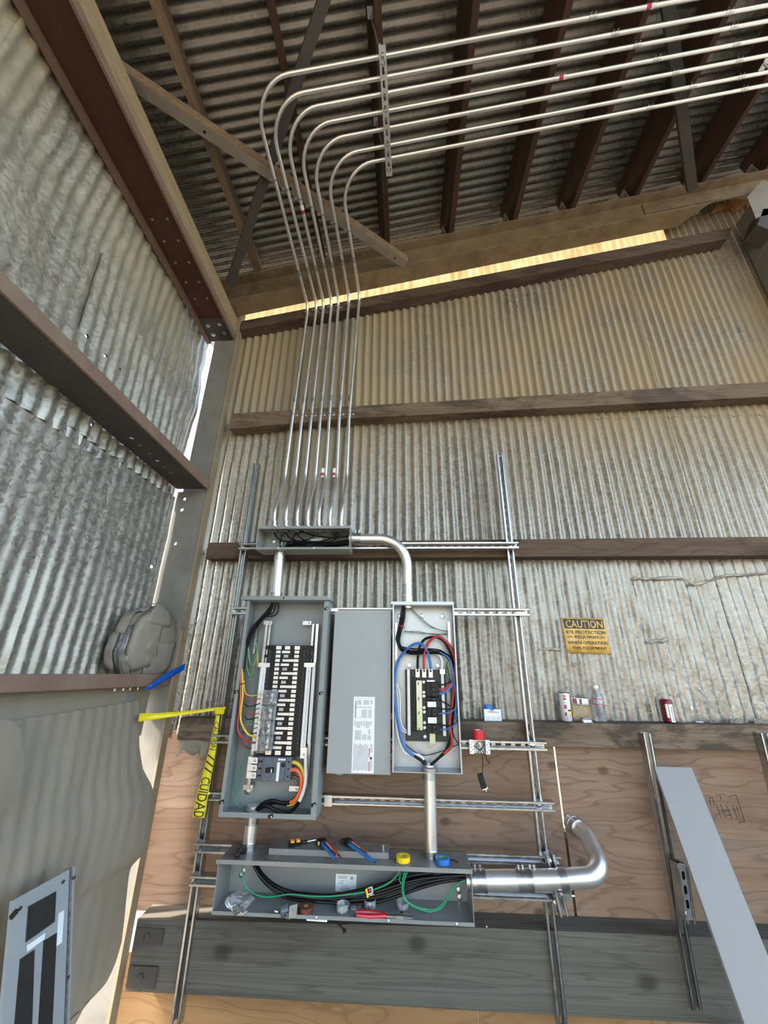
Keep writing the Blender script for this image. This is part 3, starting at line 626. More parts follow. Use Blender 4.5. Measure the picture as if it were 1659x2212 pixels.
bend_ = [(-0.7509, -1.181, 4.329), (-0.6955, -1.1087, 4.3301), (-0.6361, -1.0519, 4.3345), (-0.5796, -0.9892, 4.3373), (-0.5161, -0.9164, 4.3401), (-0.4438, -0.8513, 4.3462), (-0.3606, -0.7906, 4.3554)]
rack = [(-0.0927, -1.2202, 4.485), (-0.0899, -1.146, 4.4738), (-0.0883, -1.087, 4.4647), (-0.0859, -1.0175, 4.4541), (-0.0827, -0.9464, 4.4435), (-0.0802, -0.8712, 4.432), (-0.077, -0.811, 4.4231)]
cpl = [(-0.7521, -0.2755, 4.1839), (-0.6866, -0.2822, 4.1999), (-0.629, -0.284, 4.2132), (-0.5676, -0.2882, 4.2279), (-0.5105, -0.2869, 4.2407), (-0.4327, -0.288, 4.2585), (-0.3516, -0.2885, 4.2771)]
ordn = ['leftmost, widest bending', 'second from left', 'third from left', 'middle', 'fifth from left', 'sixth from left', 'rightmost, tightest bending']
X2 = 3.4
for i in range(7):
    c = thing('small_conduit', ordn[i]+' of seven small steel conduits rising from the upper box', 'conduit', (0,0,0), 'small conduits from box to roof')
    k0 = V(top[i]); cl = V(clampP[i]); rk = V(rack[i])
    # the 90 degree bend lies where the rising run under the roof meets the rack line
    dirx = V((1, 0, 0.2275)).normalized()
    kn = V(cpl[i]); d1 = cl-kn; crn = kn+d1*((rk.y-kn.y)/d1.y); crn.z = rk.z+0.2275*(crn.x-rk.x)
    upk = kn+d1*((-0.012-kn.y)/d1.y)
    end = V((X2, rk.y, rk.z+0.2275*(X2-rk.x)))
    pts = fillet([V(low[i])-V((0,0,.02)), V(low2[i]), V(kick[i]), V(mid[i]), upk, crn, end], [0.16, 0.16, 5.0, 0.085, 0.205], 10)
    obj('tube', MB().tube(pts, R34, 12), 'emt', c, True)
    def near(p): return min(range(1, len(pts)-1), key=lambda j: (pts[j]-V(p)).length)
    # connector and locknut into the box
    mb = MB(); ring(mb, V(low[i])+V((0,0,.016)), (0,0,1), R34*1.3, 0.03, 12); ring(mb, V(low[i])+V((0,0,.002)), (0,0,1), R34*1.55, 0.006, 6)
    mb.lathe(V(low[i])+V((0,-R34*1.2,.018)), OUT, [(.003, 0), (.003, .006)], 6)
    obj('connector', mb, 'zinc', c, True); mb = MB(); ring(mb, V((low[i][0], low[i][1], 2.2285)), (0,0,1), R34*1.7, 0.007, 6); obj('locknut', mb, 'zincdull', c)
    L = [V(mid[i])+V((0,0,0.13)), V(cpl[i])]
    j = near(L[1]); dd = (pts[j+1]-pts[j-1]).normalized() if False else (crn-upk).normalized()
    p_ = L[0]; coupling(c, [p_-V((0,0,1)), p_, p_+V((0,0,1))], 1, R34)
    q_ = upk+dd*((L[1]-upk).dot(dd)); coupling(c, [q_-dd, q_, q_+dd], 1, R34)
    strap(c, V(mid[i]), (0,0,1), R34, (1,0,0), (0,1,0)); strap(c, V(top[i])-V((0,0,.012)), (0,0,1), R34, (1,0,0), (0,1,0))
    q_ = upk+dd*((cl-upk).dot(dd)); strap(c, q_, dd, R34, (-1,0,-0.2), (0,0,1))
    for f in ((1.02+0.155*i) if i < 6 else 1.56, 2.35):
        if i in (0,) and f > 2: continue
        p = V((f if f < 2 else 1.75+0.07*i, rk.y, 0)); p.z = rk.z+0.2275*(p.x-rk.x); coupling(c, [p-dirx, p, p+dirx], 1, R34)
    if i in (2, 4, 5):
        p = (q_-dd*0.06) if i == 2 else V((-0.5286, -0.012, 2.6749) if i == 4 else (-0.4522, -0.012, 2.6738)); dv = dd if i == 2 else V((0,0,1))
        a = MB(); ring(a, p, dv, R34*1.04, 0.062 if i > 2 else 0.05, 12); obj('sticker', a, 'label', c)
        a = MB(); ring(a, p-dv*0.012, dv, R34*1.05, 0.022, 12); obj('sticker_print', a, 'inkred', c)
    if i in (0, 3):
        p = V((1.33 if i == 0 else 0.93, rk.y, 0)); p.z = rk.z+0.2275*(p.x-rk.x)
        a = MB(); ring(a, p, dirx, R34*1.04, 0.05, 12); obj('sticker', a, 'label', c); a = MB(); ring(a, p-dirx*.008, dirx, R34*1.06, 0.026, 12); obj('sticker_print', a, 'inkred', c)
# hanging strut under the seven conduits with rods to the purlin
ra, rb = V((-0.0907, -1.276, 4.4804)), V((-0.0732, -0.7513, 4.4005))
dn = (ra-rb).normalized()
hs = strut('slotted strut hanging under the seven conduits from threaded rods', ra-V((0,0,.041)), rb-V((0,0,.041)), (0,0,1), 'hanging conduit supports', (), 'emt', w=0.036, dp=0.036)
for p, br_ in ((ra-dn*0.06, (-0.1245, -1.4, 4.2841)), (rb+dn*0.035, (-0.1056, -0.87, 4.4807))):
    px = V((PX_[2]-0.035, p.y-0.10 if p is not None else 0, rp(PX_[2], RH+0.05, 0).z))
    obj('threaded_rod', MB().tube([p+V((0,0,-.055)), V((px.x-0.01, px.y, px.z))], 0.0048, 8), 'zinc', hs, True)
    obj('rod_nut', MB().lathe(p+V((0,0,-.0415)), (0,0,-1), [(.014, 0), (.014, .003), (.009, .003), (.009, .012), (.005, .013), (.005, .022)], 8), 'tin2', hs)
    obj('rod_bracket', B(px.x-0.022, px.x+0.010, px.y-0.022, px.y+0.022, px.z-0.012, px.z-0.006).box(px.x+0.002, px.x+0.010, px.y-0.022, px.y+0.022, px.z-0.006, px.z+0.05), 'zinc', hs)
tag(obj('roof_bracket', MB().obox((2.2919, -0.8697, 5.0715), SL, (0,1,0), NR, 0.02, 0.035, 0.004).tube([(2.2781, -0.8748, 5.0591), (2.3427, -0.847, 4.9994)], 0.006, 8), 'zinc'), 'white zinc bracket on a purlin at the right edge above the conduits', 'bracket')

# large conduits
def bigpipe(label, pts, r, rings, group='large steel conduits', rad=0.12, mat='emt', nuts=()):
    t = thing('large_conduit', label, 'conduit', (0,0,0), group)
    obj('tube', MB().tube(fillet(pts, rad, 14), r, 20), mat, t, True)
    for p, d, h, k in rings:
        mb = MB(); ring(mb, p, d, r*k, h, 20); ring(mb, V(p)+V(d).normalized()*h*0.5, d, r*k*1.06, 0.006, 20); ring(mb, V(p)-V(d).normalized()*h*0.5, d, r*k*1.06, 0.006, 20)
        obj('coupling', mb, 'zinc', t, True)
    for p, d in nuts:
        obj('set_screw', MB().lathe(p, d, [(.0045, 0), (.0045, .010), (.007, .010), (.007, .018)], 8), 'zinc', t)
    return t
YC = -0.140
bigpipe('short steel conduit joining the upper box to the left panelboard', [(-0.712, YC, 2.125), (-0.705, YC, 1.835)], 0.0275, [((-0.711, YC, 2.085), (0,0,1), 0.035, 1.12), ((-0.7055, YC, 1.862), (0,0,1), 0.028, 1.1)])
bigpipe('steel elbow conduit sweeping from the upper box down to the right panelboard', [(-0.315, -0.13, 2.192), (0.016, -0.13, 2.190), (0.016, -0.13, 1.80)], 0.0275,
        [((-0.272, -0.13, 2.192), (1,0,0), 0.04, 1.14), ((0.016, -0.13, 1.90), (0,0,1), 0.05, 1.06), ((0.016, -0.13, 1.845), (0,0,1), 0.03, 1.12)], rad=0.19, nuts=[((-0.283, -0.13, 2.222), (0,0,1)), ((-0.262, -0.13, 2.222), (0,0,1))])
bigpipe('short steel conduit joining the left panelboard to the bottom gutter', [(-0.706, YC, 0.905), (-0.705, YC, 0.735)], 0.0275, [((-0.7055, YC, 0.855), (0,0,1), 0.035, 1.10), ((-0.705, YC, 0.755), (0,0,1), 0.022, 1.13)])
bigpipe('long steel conduit joining the right panelboard to the bottom gutter', [(0.110, YC, 1.085), (0.108, YC, 0.735)], 0.0275, [((0.110, YC, 1.045), (0,0,1), 0.03, 1.16), ((0.108, YC, 0.752), (0,0,1), 0.02, 1.16)])
E0 = V((0.25, -0.155, 0.668)); E1 = V((0.60, -0.155, 0.682))
bigpipe('fat steel elbow pipe running from the gutter end into the plywood', [E0, V((0.40, -0.155, 0.674)), E1, V((0.835, -0.155, 0.702)), V((0.835, 0.0, 0.785)), V((0.80, 0.095, 0.81))], 0.0355,
        [((0.305, -0.155, 0.670), (1,0,.04), 0.05, 1.07), ((0.495, -0.155, 0.678), (1,0,.04), 0.055, 1.07), (V((0.812, 0.056, 0.8)), (-0.3,0.93,0.2), 0.03, 1.08)], rad=[5, 5, 0.115, 0.05],
        nuts=[((x, -0.155, 0.708+0.03*(x-.3)), (0,0,1)) for x in (0.29, 0.312, 0.474, 0.492, 0.522, 0.540)])
cl_ = thing('pipe_clamp', 'zinc strut clamp strapping the fat elbow pipe', 'clamp')
mb = MB(); ring(mb, (0.652, -0.155, 0.685), (1,0,.04), 0.0355*1.09, 0.032, 20); obj('band', mb, 'zinc', cl_, True)
obj('clamp_bolt', MB().obox((0.657, -0.170, 0.638), (1,0,0), (0,1,0), (0,0,1), 0.018, 0.012, 0.012).tube([(0.635, -0.172, 0.640), (0.688, -0.172, 0.640)], 0.005, 8).lathe((0.63, -0.172, 0.640), (1,0,0), [(.009, 0), (.009, .008)], 6), 'tin2', cl_)
# ================================================================ boxes
def openbox(t, x0, x1, yf, yb, z0, z1, mat, th=0.003, lip=0.0, topmat=None, names=('back_panel', 'left_side', 'right_side', 'bottom_side', 'top_side')):
    obj(names[0], B(x0, x1, yb-th, yb, z0, z1), mat, t)
    obj(names[1], B(x0, x0+th, yf, yb, z0, z1), mat, t); obj(names[2], B(x1-th, x1, yf, yb, z0, z1), mat, t)
    obj(names[3], B(x0+th, x1-th, yf, yb, z0, z0+th), mat, t); obj(names[4], B(x0+th, x1-th, yf, yb, z1-th, z1), topmat or mat, t)
    if lip:
        a = lip
        obj('front_rim', B(x0, x0+a, yf-.002, yf, z0, z1).box(x1-a, x1, yf-.002, yf, z0, z1).box(x0+a, x1-a, yf-.002, yf, z0, z0+a), mat, t)
def screw(t, p, d=OUT, r=0.012, mat='zinc', name='screw'):
    return obj(name, MB().lathe(p, d, [(r, 0), (r, .002), (r*.6, .003), (r*.6, .007), (r*.3, .008)], 10), mat, t, True)
YBK = -0.083
# ---- upper box
ub = thing('junction_box', 'small open grey box of black wires at the foot of the seven conduits', 'box', (0,0,0), 'open grey electrical boxes')
openbox(ub, -0.830, -0.301, -0.208, YBK, 2.107, 2.240, 'gutter')
obj('front_rim', B(-0.832, -0.299, -0.213, -0.208, 2.227, 2.243).box(-0.828, -0.301, -0.212, -0.208, 2.107, 2.119), 'gutter', ub)
for x, z in ((-0.778, 2.190), (-0.785, 2.142), (-0.735, 2.175)): screw(ub, (x, YBK-.003, z), r=0.013)
for x in (-0.70, -0.50): screw(ub, (x, -0.212, 2.113), r=0.005, mat='white')
obj('white_tag', MB().obox((-0.515, -0.10, 2.185), (1,0,.1), (0,1,0), (0,0,1), .035, .001, .018), 'label', ub)
obj('plastic_scrap', MB().grid(lambda u, v: (-0.565+0.10*u, -0.125+0.012*nz(u*5, v*4), 2.130+0.035*v+0.010*nz(u*6, 3)), 10, 5), 'clear', ub, True)
# ---- left panelboard
lp = thing('panelboard', 'open grey panelboard with slate breakers on the left', 'panelboard', (0,0,0), 'open grey electrical boxes')
PF = -0.205
openbox(lp, -0.838, -0.398, PF, YBK, 0.878, 1.828, 'panel')
obj('front_rim', B(-0.838, -0.822, PF-.002, PF, .878, 1.826).box(-0.420, -0.398, PF-.003, PF, .878, 1.826).box(-0.822, -0.420, PF-.002, PF, .878, .897), 'panel', lp)
obj('rim_return', B(-0.424, -0.420, PF, PF+.018, .88, 1.82), 'panel', lp)
obj('hood', B(-0.864, -0.398, PF-.022, PF-.014, 1.828, 1.849).box(-0.864, -0.392, PF-.014, YBK, 1.829, 1.834), 'panel', lp)
obj('hood_hole', MB().lathe((-0.635, PF-.0225, 1.838), OUT, [(.0045, 0), (.0045, .0008)], 10), 'black', lp)
for x, z in ((-0.425, 1.783), (-0.747, 1.783), (-0.76, 0.945), (-0.434, 0.938)): screw(lp, (x, YBK-.003, z), r=0.016)
for x, z in ((-0.409, 1.787), (-0.410, 1.385), (-0.412, 0.935), (-0.830, 0.935), (-0.830, 1.385), (-0.60, 0.888)):
    obj('cover_clip', MB().obox((x, PF-.006, z), (1,0,.3), (0,1,0), (-.3,0,1), .010, .004, .006), 'black', lp)
    screw(lp, (x+.004, PF-.010, z), r=0.004, mat='tin2', name='clip_screw')
# rails and brackets
YA = -0.150
def pbox(a, b, y0, y1): return B(min(a[0], b[0]), max(a[0], b[0]), y0, y1, min(a[2], b[2]), max(a[2], b[2]))
RX = [-0.7406, -0.7228, -0.4886, -0.4661]
ZT, ZB = 1.7148, 0.9792
for k, x in enumerate(RX):
    w = 0.007 if k in (0, 3) else 0.0055
    obj('mounting_rail', B(x-w, x+w, -0.138, -0.132, ZB if k in (0, 3) else 1.50, ZT).box(x-w, x-w+.002, -0.132, -0.095, ZB if k in (0, 3) else 1.50, ZT), 'zinc', lp)
for x, z, s in ((RX[0]-.006, ZT+.004, 1), (RX[2]-.045, ZT+.004, 1), (RX[0]-.012, ZB-.006, -1), (RX[2]-.045, ZB-.006, -1)):
    obj('foot_bracket', B(x-.012, x+.034, -0.140, -0.137, z-.010, z+.010).box(x+.020, x+.026, -0.137, -0.087, z-.008, z+.008), 'zinc', lp)
    screw(lp, (x+.024, -0.140, z), r=0.006)
# black bus base
BX0, BX1 = -0.7186, -0.4844
BZ1, BZ0 = 1.6046, 1.1067
obj('bus_base', B(BX0, BX1, -0.146, -0.110, BZ0, BZ1), 'black', lp)
zr0, zr1 = 1.5717, 1.1401; NR_ = 22; pz = (zr0-zr1)/(NR_-1)
XLt, XMt, XRt = -0.6581, -0.6178, -0.5605
tabs = []
def tab(x0, x1, z, hz, mat='tin', dots=1):
    o = obj('bus_tab', B(x0, x1, -0.154, -0.146, z-hz, z+hz), mat, lp)
    if dots:
        mb = MB()
        for q in range(dots): mb.lathe((lerp(x0, x1, (q+1)/(dots+1)), -0.1542, z), OUT, [(.0016, 0), (.0016, .0004)], 6)
        obj('tab_hole', mb, 'black', o)
    return o
for r in range(NR_):
    z = zr0-pz*r; ty = r % 3
    obj('divider', B(BX0+.004, BX1-.002, -0.1505, -0.146, z-pz/2-.0012, z-pz/2+.0012), 'darkgrey', lp)
    if r < 10: tab(XLt-.0115, XLt+.0115, z, pz*.33)
    tab(XRt-.0115, XRt+.0115, z, pz*.33)
    if ty == 0: tab(XMt-.021, XMt+.021, z, pz*.27, 'tin', 3)
    elif ty == 1: tab(XMt-.010, XMt+.014, z, pz*.33, 'zincdull', 0)
    else: tab(XMt-.014, XRt-.013, z, pz*.27, 'tin', 3)
    for k in (0, 1):
        obj('breaker_hook', B(BX1-.040+.016*k, BX1-.028+.016*k, -0.153, -0.146, z-pz*.35, z+pz*.35), 'darkgrey', lp)
    if r < 10: obj('breaker_hook', B(BX0+.008, BX0+.026, -0.152, -0.146, z-pz*.35, z+pz*.35), 'darkgrey', lp)
for z in (zr0+pz, zr1-pz*1.05):
    for x in (XLt, XMt+.006, XRt): tab(x-.0135, x+.0135, z, pz*.42)
obj('bus_ear', B(BX0-.010, BX0+.01, -0.154, -0.146, zr0+pz*.6, zr0+pz*1.5).box(BX1-.01, BX1+.010, -0.154, -0.146, zr0+pz*.6, zr0+pz*1.5).box(BX0-.012, BX0+.004, -0.154, -0.146, zr0-pz*1.35, zr0-pz*.7).box(BX1-.03, BX1+.010, -0.154, -0.146, zr0-pz*1.35, zr0-pz*.7), 'black', lp)
# neutral bars
for xa, xb, z0, z1, nm in ((-0.7400, -0.7134, 1.1249, 1.4978, 'neutral_bar'), (-0.5029, -0.4789, 1.1298, 1.5005, 'neutral_bar')):
    n = obj(nm, B(xa, xb, -0.158, -0.148, z0, z1), 'whitewire', lp)
    mb = MB(); k = 34
    for q in range(k):
        mb.lathe((lerp(xa, xb, 0.68 if xa < -.6 else 0.6), -0.158, lerp(z0+.008, z1-.02, q/(k-1))), OUT, [(.0033, 0), (.0033, .0008), (.0012, .001)], 6)
    obj('terminal_screws', mb, 'zincdull', n)['kind'] = 'stuff'
    obj('bar_bracket', B(xa-.012, xb+.020, -0.162, -0.157, z1, z1+.020), 'tin', lp)
x = -0.4669; obj('white_rail', B(x-.007, x+.009, -0.150, -0.140, 1.1602, 1.5116), 'whitewire', lp)
# ground bar at the left
x = -0.8038; obj('ground_bar', B(x-.006, x+.006, -0.112, -0.100, 1.5622, 1.7042), 'zincdull', lp)
# branch breakers
bx0, bx1 = -0.7089, -0.6361
bzs = [1.3914, 1.3238, 1.2579, 1.1917, 1.1270]
for q in range(4):
    zt, zb = bzs[q]-.002, bzs[q+1]+.002; h = zt-zb
    b = obj('branch_breaker', B(bx0, bx1, -0.170, -0.148, zb, zt).box(bx0+.030, bx1-.016, -0.176, -0.170, zb+.004, zt-.004), 'breaker', lp, False, .002)
    obj('toggle', B(bx0+.034, bx0+.050, -0.186, -0.174, zb+h*.42, zb+h*.56), 'black', b, False, .001)
    mb = MB()
    for z in (.16, .50, .84): mb.box(bx0-.010, bx0+.003, -0.166, -0.150, zb+h*z-.008, zb+h*z+.008)
    obj('wire_lugs', mb, 'tin', b)
    obj('rating_label', B(bx1-.030, bx1-.019, -0.1766, -0.176, zb+h*.2, zb+h*.8), 'label', b)
    mb = MB()
    for s in range(16):
        xx = rnd.uniform(bx0+.02, bx1-.015); zz = rnd.uniform(zb+.004, zt-.004); mb.obox((xx, -0.1785, zz), (1,0,rnd.uniform(-1,1)), (0,1,0), (0,0,1), rnd.uniform(.001,.005), .0003, rnd.uniform(.0006,.0016))
    obj('painted_glints', mb, 'label', b)  # white flecks coloured in as reflections off the plastic wrap
obj('plastic_wrap', MB().grid(lambda u, v: (lerp(bx0-.004, bx1+.006, u)+.002*nz(v*9, u*3), -0.186-0.006*abs(nz(u*5, v*12)), lerp(bzs[4]-.004, bzs[0]+.003, v)), 14, 40), 'clear', lp, True)
# main breaker
mx0, mx1, mz0, mz1 = -0.6993, -0.5369, 1.0087, 1.1047
mbk = obj('main_breaker', B(mx0, mx1, -0.168, -0.120, mz0, mz1).box(mx0+.028, mx1-.028, -0.178, -0.168, mz0, mz1), 'breaker', lp, False, .003)
w = mx1-mx0; h = mz1-mz0
obj('toggle', B(mx0+w*.30, mx0+w*.52, -0.192, -0.176, mz0+h*.38, mz0+h*.58), 'black', mbk, False, .002)
obj('toggle_mark', B(mx0+w*.46, mx0+w*.49, -0.193, -0.1915, mz0+h*.40, mz0+h*.56), 'white', mbk)
obj('rating_label', B(mx0+w*.60, mx0+w*.68, -0.1786, -0.178, mz0+h*.02, mz0+h*.80), 'label', mbk)
for q in range(3): obj('window', B(mx0+w*(.62+.075*q), mx0+w*(.68+.075*q), -0.1788, -0.178, mz0+h*.88, mz0+h*.96), 'label', mbk)
obj('rotary_dial', MB().lathe((mx0+w*.78, -0.178, mz0+h*.70), OUT, [(.010, 0), (.010, .002), (.004, .003)], 12), 'black', mbk)
mb = MB()
for q in range(3):
    z = mz0+h*(.2+.3*q)
    for xx in (mx0+w*.06, mx0+w*.11, mx1-w*.08): mb.lathe((xx, -0.1682, z), OUT, [(.0045, 0), (.0045, .0006)], 8)
obj('screw_holes', mb, 'black', mbk)
for q in range(3):
    z = mz0+h*(.2+.31*q); xo = mx0-.030
    l = obj('main_lug', B(xo, xo+.028, -0.166, -0.140, z-.012, z+.012), 'tin', lp)
    obj('lug_screw', MB().lathe((xo+.016, -0.166, z), OUT, [(.007, 0), (.007, .001), (.004, .0012)], 10), 'zincdull', l)
    obj('lug_strap', B(xo-.020, xo, -0.160, -0.154, z-.014, z+.014), 'tin', lp)
nl = obj('neutral_lug', B(-0.4979, -0.4689, -0.170, -0.140, 1.1023, 1.1462), 'tin', lp)
obj('lug_screw', MB().lathe((-0.4807, -0.170, 1.1178), OUT, [(.007, 0), (.007, .001), (.004, .0012)], 10), 'zincdull', nl)
obj('conduit_bushing', MB().lathe((-0.703, YC, 0.880), (0,0,1), [(.036, 0), (.036, .012), (.031, .016)], 18), 'panelgal', lp, True)
# ---- grey cover beside it
cv = thing('panel_cover', 'closed plain grey cover between the two open panelboards', 'cover')
obj('cover_plate', B(-0.372, -0.072, -0.160, -0.150, 1.042, 1.786), 'cover', cv, False, .002)
obj('cover_rim', B(-0.372, -0.366, -0.150, -0.086, 1.044, 1.784).box(-0.078, -0.072, -0.150, -0.086, 1.044, 1.784).box(-0.366, -0.078, -0.150, -0.086, 1.778, 1.784).box(-0.366, -0.078, -0.150, -0.086, 1.044, 1.050), 'cover', cv)
obj('hinge', B(-0.395, -0.355, -0.163, -0.150, 1.778, 1.792), 'zinc', cv)
for z in (1.76, 1.66, 1.27, 1.10, 1.02+.04): obj('hinge', MB().cyl((-0.068, -0.150, z), (-0.068, -0.150, z+.028), .004, 8), 'zinc', cv)
lb = obj('instruction_label', B(-0.254, -0.150, -0.1608, -0.160, 1.047, 1.368), 'label', cv)
mb = MB(); mr = MB()
def ink(m, x0, x1, z0, z1): m.box(x0, x1, -0.1612, -0.1608, z0, z1)
def cols(n, x0, x1, z0, z1, w=.5):
    for q in range(n): a = lerp(x0, x1, q/n); ink(mb, a, a+(x1-x0)/n*w, z0, z1)
cols(7, -0.246, -0.162, 1.360, 1.362); cols(5, -0.236, -0.214, 1.332, 1.353); cols(7, -0.204, -0.176, 1.332, 1.354); cols(2, -0.170, -0.160, 1.334, 1.353)
cols(6, -0.238, -0.160, 1.318, 1.324); ink(mb, -0.247, -0.240, 1.275, 1.350); cols(4, -0.212, -0.184, 1.276, 1.312); cols(4, -0.180, -0.164, 1.276, 1.312); ink(mb, -0.238, -0.214, 1.2745, 1.276)
for xx in (-0.243, -0.198): cols(2, xx-.005, xx+.004, 1.240, 1.262); cols(5, xx+.006, xx+.024, 1.232, 1.260); cols(2, xx+.027, xx+.035, 1.242, 1.262)
cols(7, -0.243, -0.212, 1.182, 1.222); cols(6, -0.208, -0.186, 1.182, 1.206); cols(3, -0.180, -0.168, 1.208, 1.226); cols(5, -0.182, -0.164, 1.182, 1.202)
for q in range(11): a = -0.246+.0064*q; ink(mb, a, a+.0028, 1.056+.002*(q % 3), 1.168-.003*(q % 4))
cols(2, -0.166, -0.156, 1.058, 1.105); cols(2, -0.166, -0.156, 1.130, 1.165)
ink(mr, -0.1745, -0.170, 1.056, 1.094); ink(mr, -0.1745, -0.170, 1.112, 1.148)
obj('label_print', mb, 'inkgrey', lb); obj('red_warning_print', mr, 'inkred', lb)
obj('round_symbol', MB().lathe((-0.164, -0.161, 1.108), OUT, [(.0055, 0), (.0055, .0004)], 12), 'inkblack', lb)
# grey putty strip under the cover
tag(obj('foil_tab', MB().grid(lambda u, v: (lerp(-0.366, -0.245, u), -0.088+.004*nz(u*6, v*3), 1.040-0.028*v*(0.7+0.4*nz(u*4, 2))), 12, 4), 'ducts', None, True, 0, .001), 'torn grey foil flap hanging below the plain cover', 'foil')
# ---- right panelboard
p2 = thing('panelboard', 'open silver backed panelboard with coloured wires, right of the plain cover', 'panelboard', (0,0,0), 'open grey electrical boxes')
P2F = -0.180
openbox(p2, -0.063, 0.257, P2F, YBK, 1.058, 1.812, 'panelgal')
obj('hood', B(-0.072, 0.257, P2F-.008, P2F, 1.812, 1.827).box(-0.072, 0.257, P2F, YBK, 1.812, 1.816), 'panelgal', p2)
obj('front_rim', B(-0.063, -0.056, P2F-.001, P2F, 1.058, 1.812).box(.250, .257, P2F-.001, P2F, 1.058, 1.812), 'panelgal', p2)
for x, z in ((-0.028, 1.762), (0.092, 1.764), (0.205, 1.762)): obj('dimple', MB().lathe((x, YBK-.003, z), OUT, [(.014, 0), (.013, .003), (.006, .005)], 14), 'zinc', p2, True)
for x, z in ((0.0, 1.535), (0.085, 1.60), (0.21, 1.535), (0.055, 1.49), (0.135, 1.49), (0.118, 1.215)): obj('rivet', MB().lathe((x, YBK-.003, z), OUT, [(.006, 0), (.006, .001), (.003, .0015)], 10), 'white', p2)
for x, z, r in ((0.118, 1.205, .015), (0.118, 1.162, .020), (-0.005, 1.148, .021), (0.232, 1.150, .021)):
    obj('knockout', MB().lathe((x, YBK-.003, z), OUT, [(r, 0), (r, .0008), (r-.002, .0012)], 20), 'panelgal', p2)
ex0, ex1, ez0, ez1 = -0.0004, 0.2061, 1.1757, 1.5064
obj('bus_base', B(ex0, ex1, -0.128, -0.095, ez0, ez1-.012), 'darkgrey', p2)
ew, eh = ex1-ex0, ez1-ez0
mb = MB()
for r in range(24):
    z = lerp(ez0+.045, ez1-.05, r/23)
    mb.box(ex0+ew*.15, ex0+ew*.28, -0.136, -0.128, z-.0042, z+.0042)
obj('breaker_hooks', mb, 'black', p2)
for x, nm in ((0.0160, 'neutral_bar'), (0.1856, 'neutral_bar')):
    z0, z1 = 1.2029, 1.4948
    n = obj(nm, B(x-.006, x+.007, -0.142, -0.130, z0, z1), 'whitewire', p2); mb = MB()
    for q in range(30): mb.lathe((x, -0.142, lerp(z0+.006, z1-.03, q/29)), OUT, [(.0034, 0), (.0034, .0012), (.001, .0014)], 6)
    obj('terminal_screws', mb, 'zincdull', n)['kind'] = 'stuff'
for px in ((0.0213), (0.1695)): obj('bus_ear', MB().lathe((px, -0.10, 1.5119), OUT, [(.011, 0), (.011, .004), (.006, .005)], 12), 'zinc', p2)
for x in (0.0626, 0.0953, 0.1279):
    l = obj('main_lug', B(x-.010, x+.010, -0.150, -0.128, 1.4590, 1.4978), 'tin', p2)
    obj('lug_screw', MB().lathe((x, -0.150, 1.4894), OUT, [(.006, 0), (.006, .001)], 10), 'darkgrey', l)
obj('neutral_lug', B(0.1744, 0.2000, -0.150, -0.130, 1.4755, 1.4971), 'tin', p2)
gs = obj('insulating_strip', B(0.0544, 0.0821, -0.149, -0.128, 1.2259, 1.4443), 'busgreen', p2, False, .001)
for y in (1477, 1509, 1539, 1571): obj('strip_slot', B(0.0647-.0022, 0.0647+.0022, -0.1496, -0.149, 1.3816+(1500-y)*.00212-.006, 1.3816+(1500-y)*.00212+.006), 'black', gs)
def zrow(y): return 1.3823+(1500-y)*.00212
kx0, kx1 = 0.1034, 0.1670
for ya, yb, npole in ((1474, 1504, 3), (1506, 1513, 1), (1527, 1545, 2), (1561, 1580, 2)):
    b = obj('branch_breaker', B(kx0, kx1, -0.150, -0.126, zrow(yb), zrow(ya)).box(kx0+.022, kx1-.024, -0.158, -0.150, zrow(yb)+.002, zrow(ya)-.002), 'black', p2, False, .0015)
    for q in range(npole):
        z = lerp(zrow(yb), zrow(ya), (q+.5)/npole)
        obj('toggle', B(kx0+.030, kx0+.040, -0.166, -0.157, z-.005, z+.005), 'darkgrey', b)
        obj('rating_mark', B(kx1-.030, kx1-.026, -0.1584, -0.158, z-.005, z+.005), 'inkgrey', b)
    obj('tie_bar', B(kx0+.041, kx0+.044, -0.163, -0.157, zrow(yb)+.006, zrow(ya)-.006), 'darkgrey', b)
for ya, yb in ((1515, 1526), (1547, 1559)): obj('blank_tag', B(kx0+.004, kx1-.018, -0.158, -0.150, zrow(yb), zrow(ya)), 'label', p2)
obj('blank_tag', B(kx0+.004, kx1-.02, -0.150, -0.138, zrow(1473), zrow(1469.5)), 'label', p2)
for y in (1474, 1496, 1504, 1528, 1537, 1559, 1569, 1587): obj('bus_stab', MB().lathe((kx0-.012, -0.138, zrow(y)), OUT, [(.008, 0), (.008, .006), (.004, .008)], 8), 'tin', p2)
obj('insulating_block', B(0.1142, 0.1407, -0.146, -0.120, zrow(1600), zrow(1580)), 'busgreen', p2)
obj('conduit_bushing', MB().lathe((0.110, YC+.002, 1.060), (0,0,1), [(.037, 0), (.037, .012), (.031, .018)], 18), 'panelgal', p2, True)
gb = obj('ground_bar', B(0.2340-.007, 0.2340+.007, -0.112, -0.096, 1.5885, 1.7334), 'tin', p2)
obj('ground_bar', B(-0.0458-.007, -0.0458+.006, -0.108, -0.096, 1.5291, 1.7268), 'tin', p2)
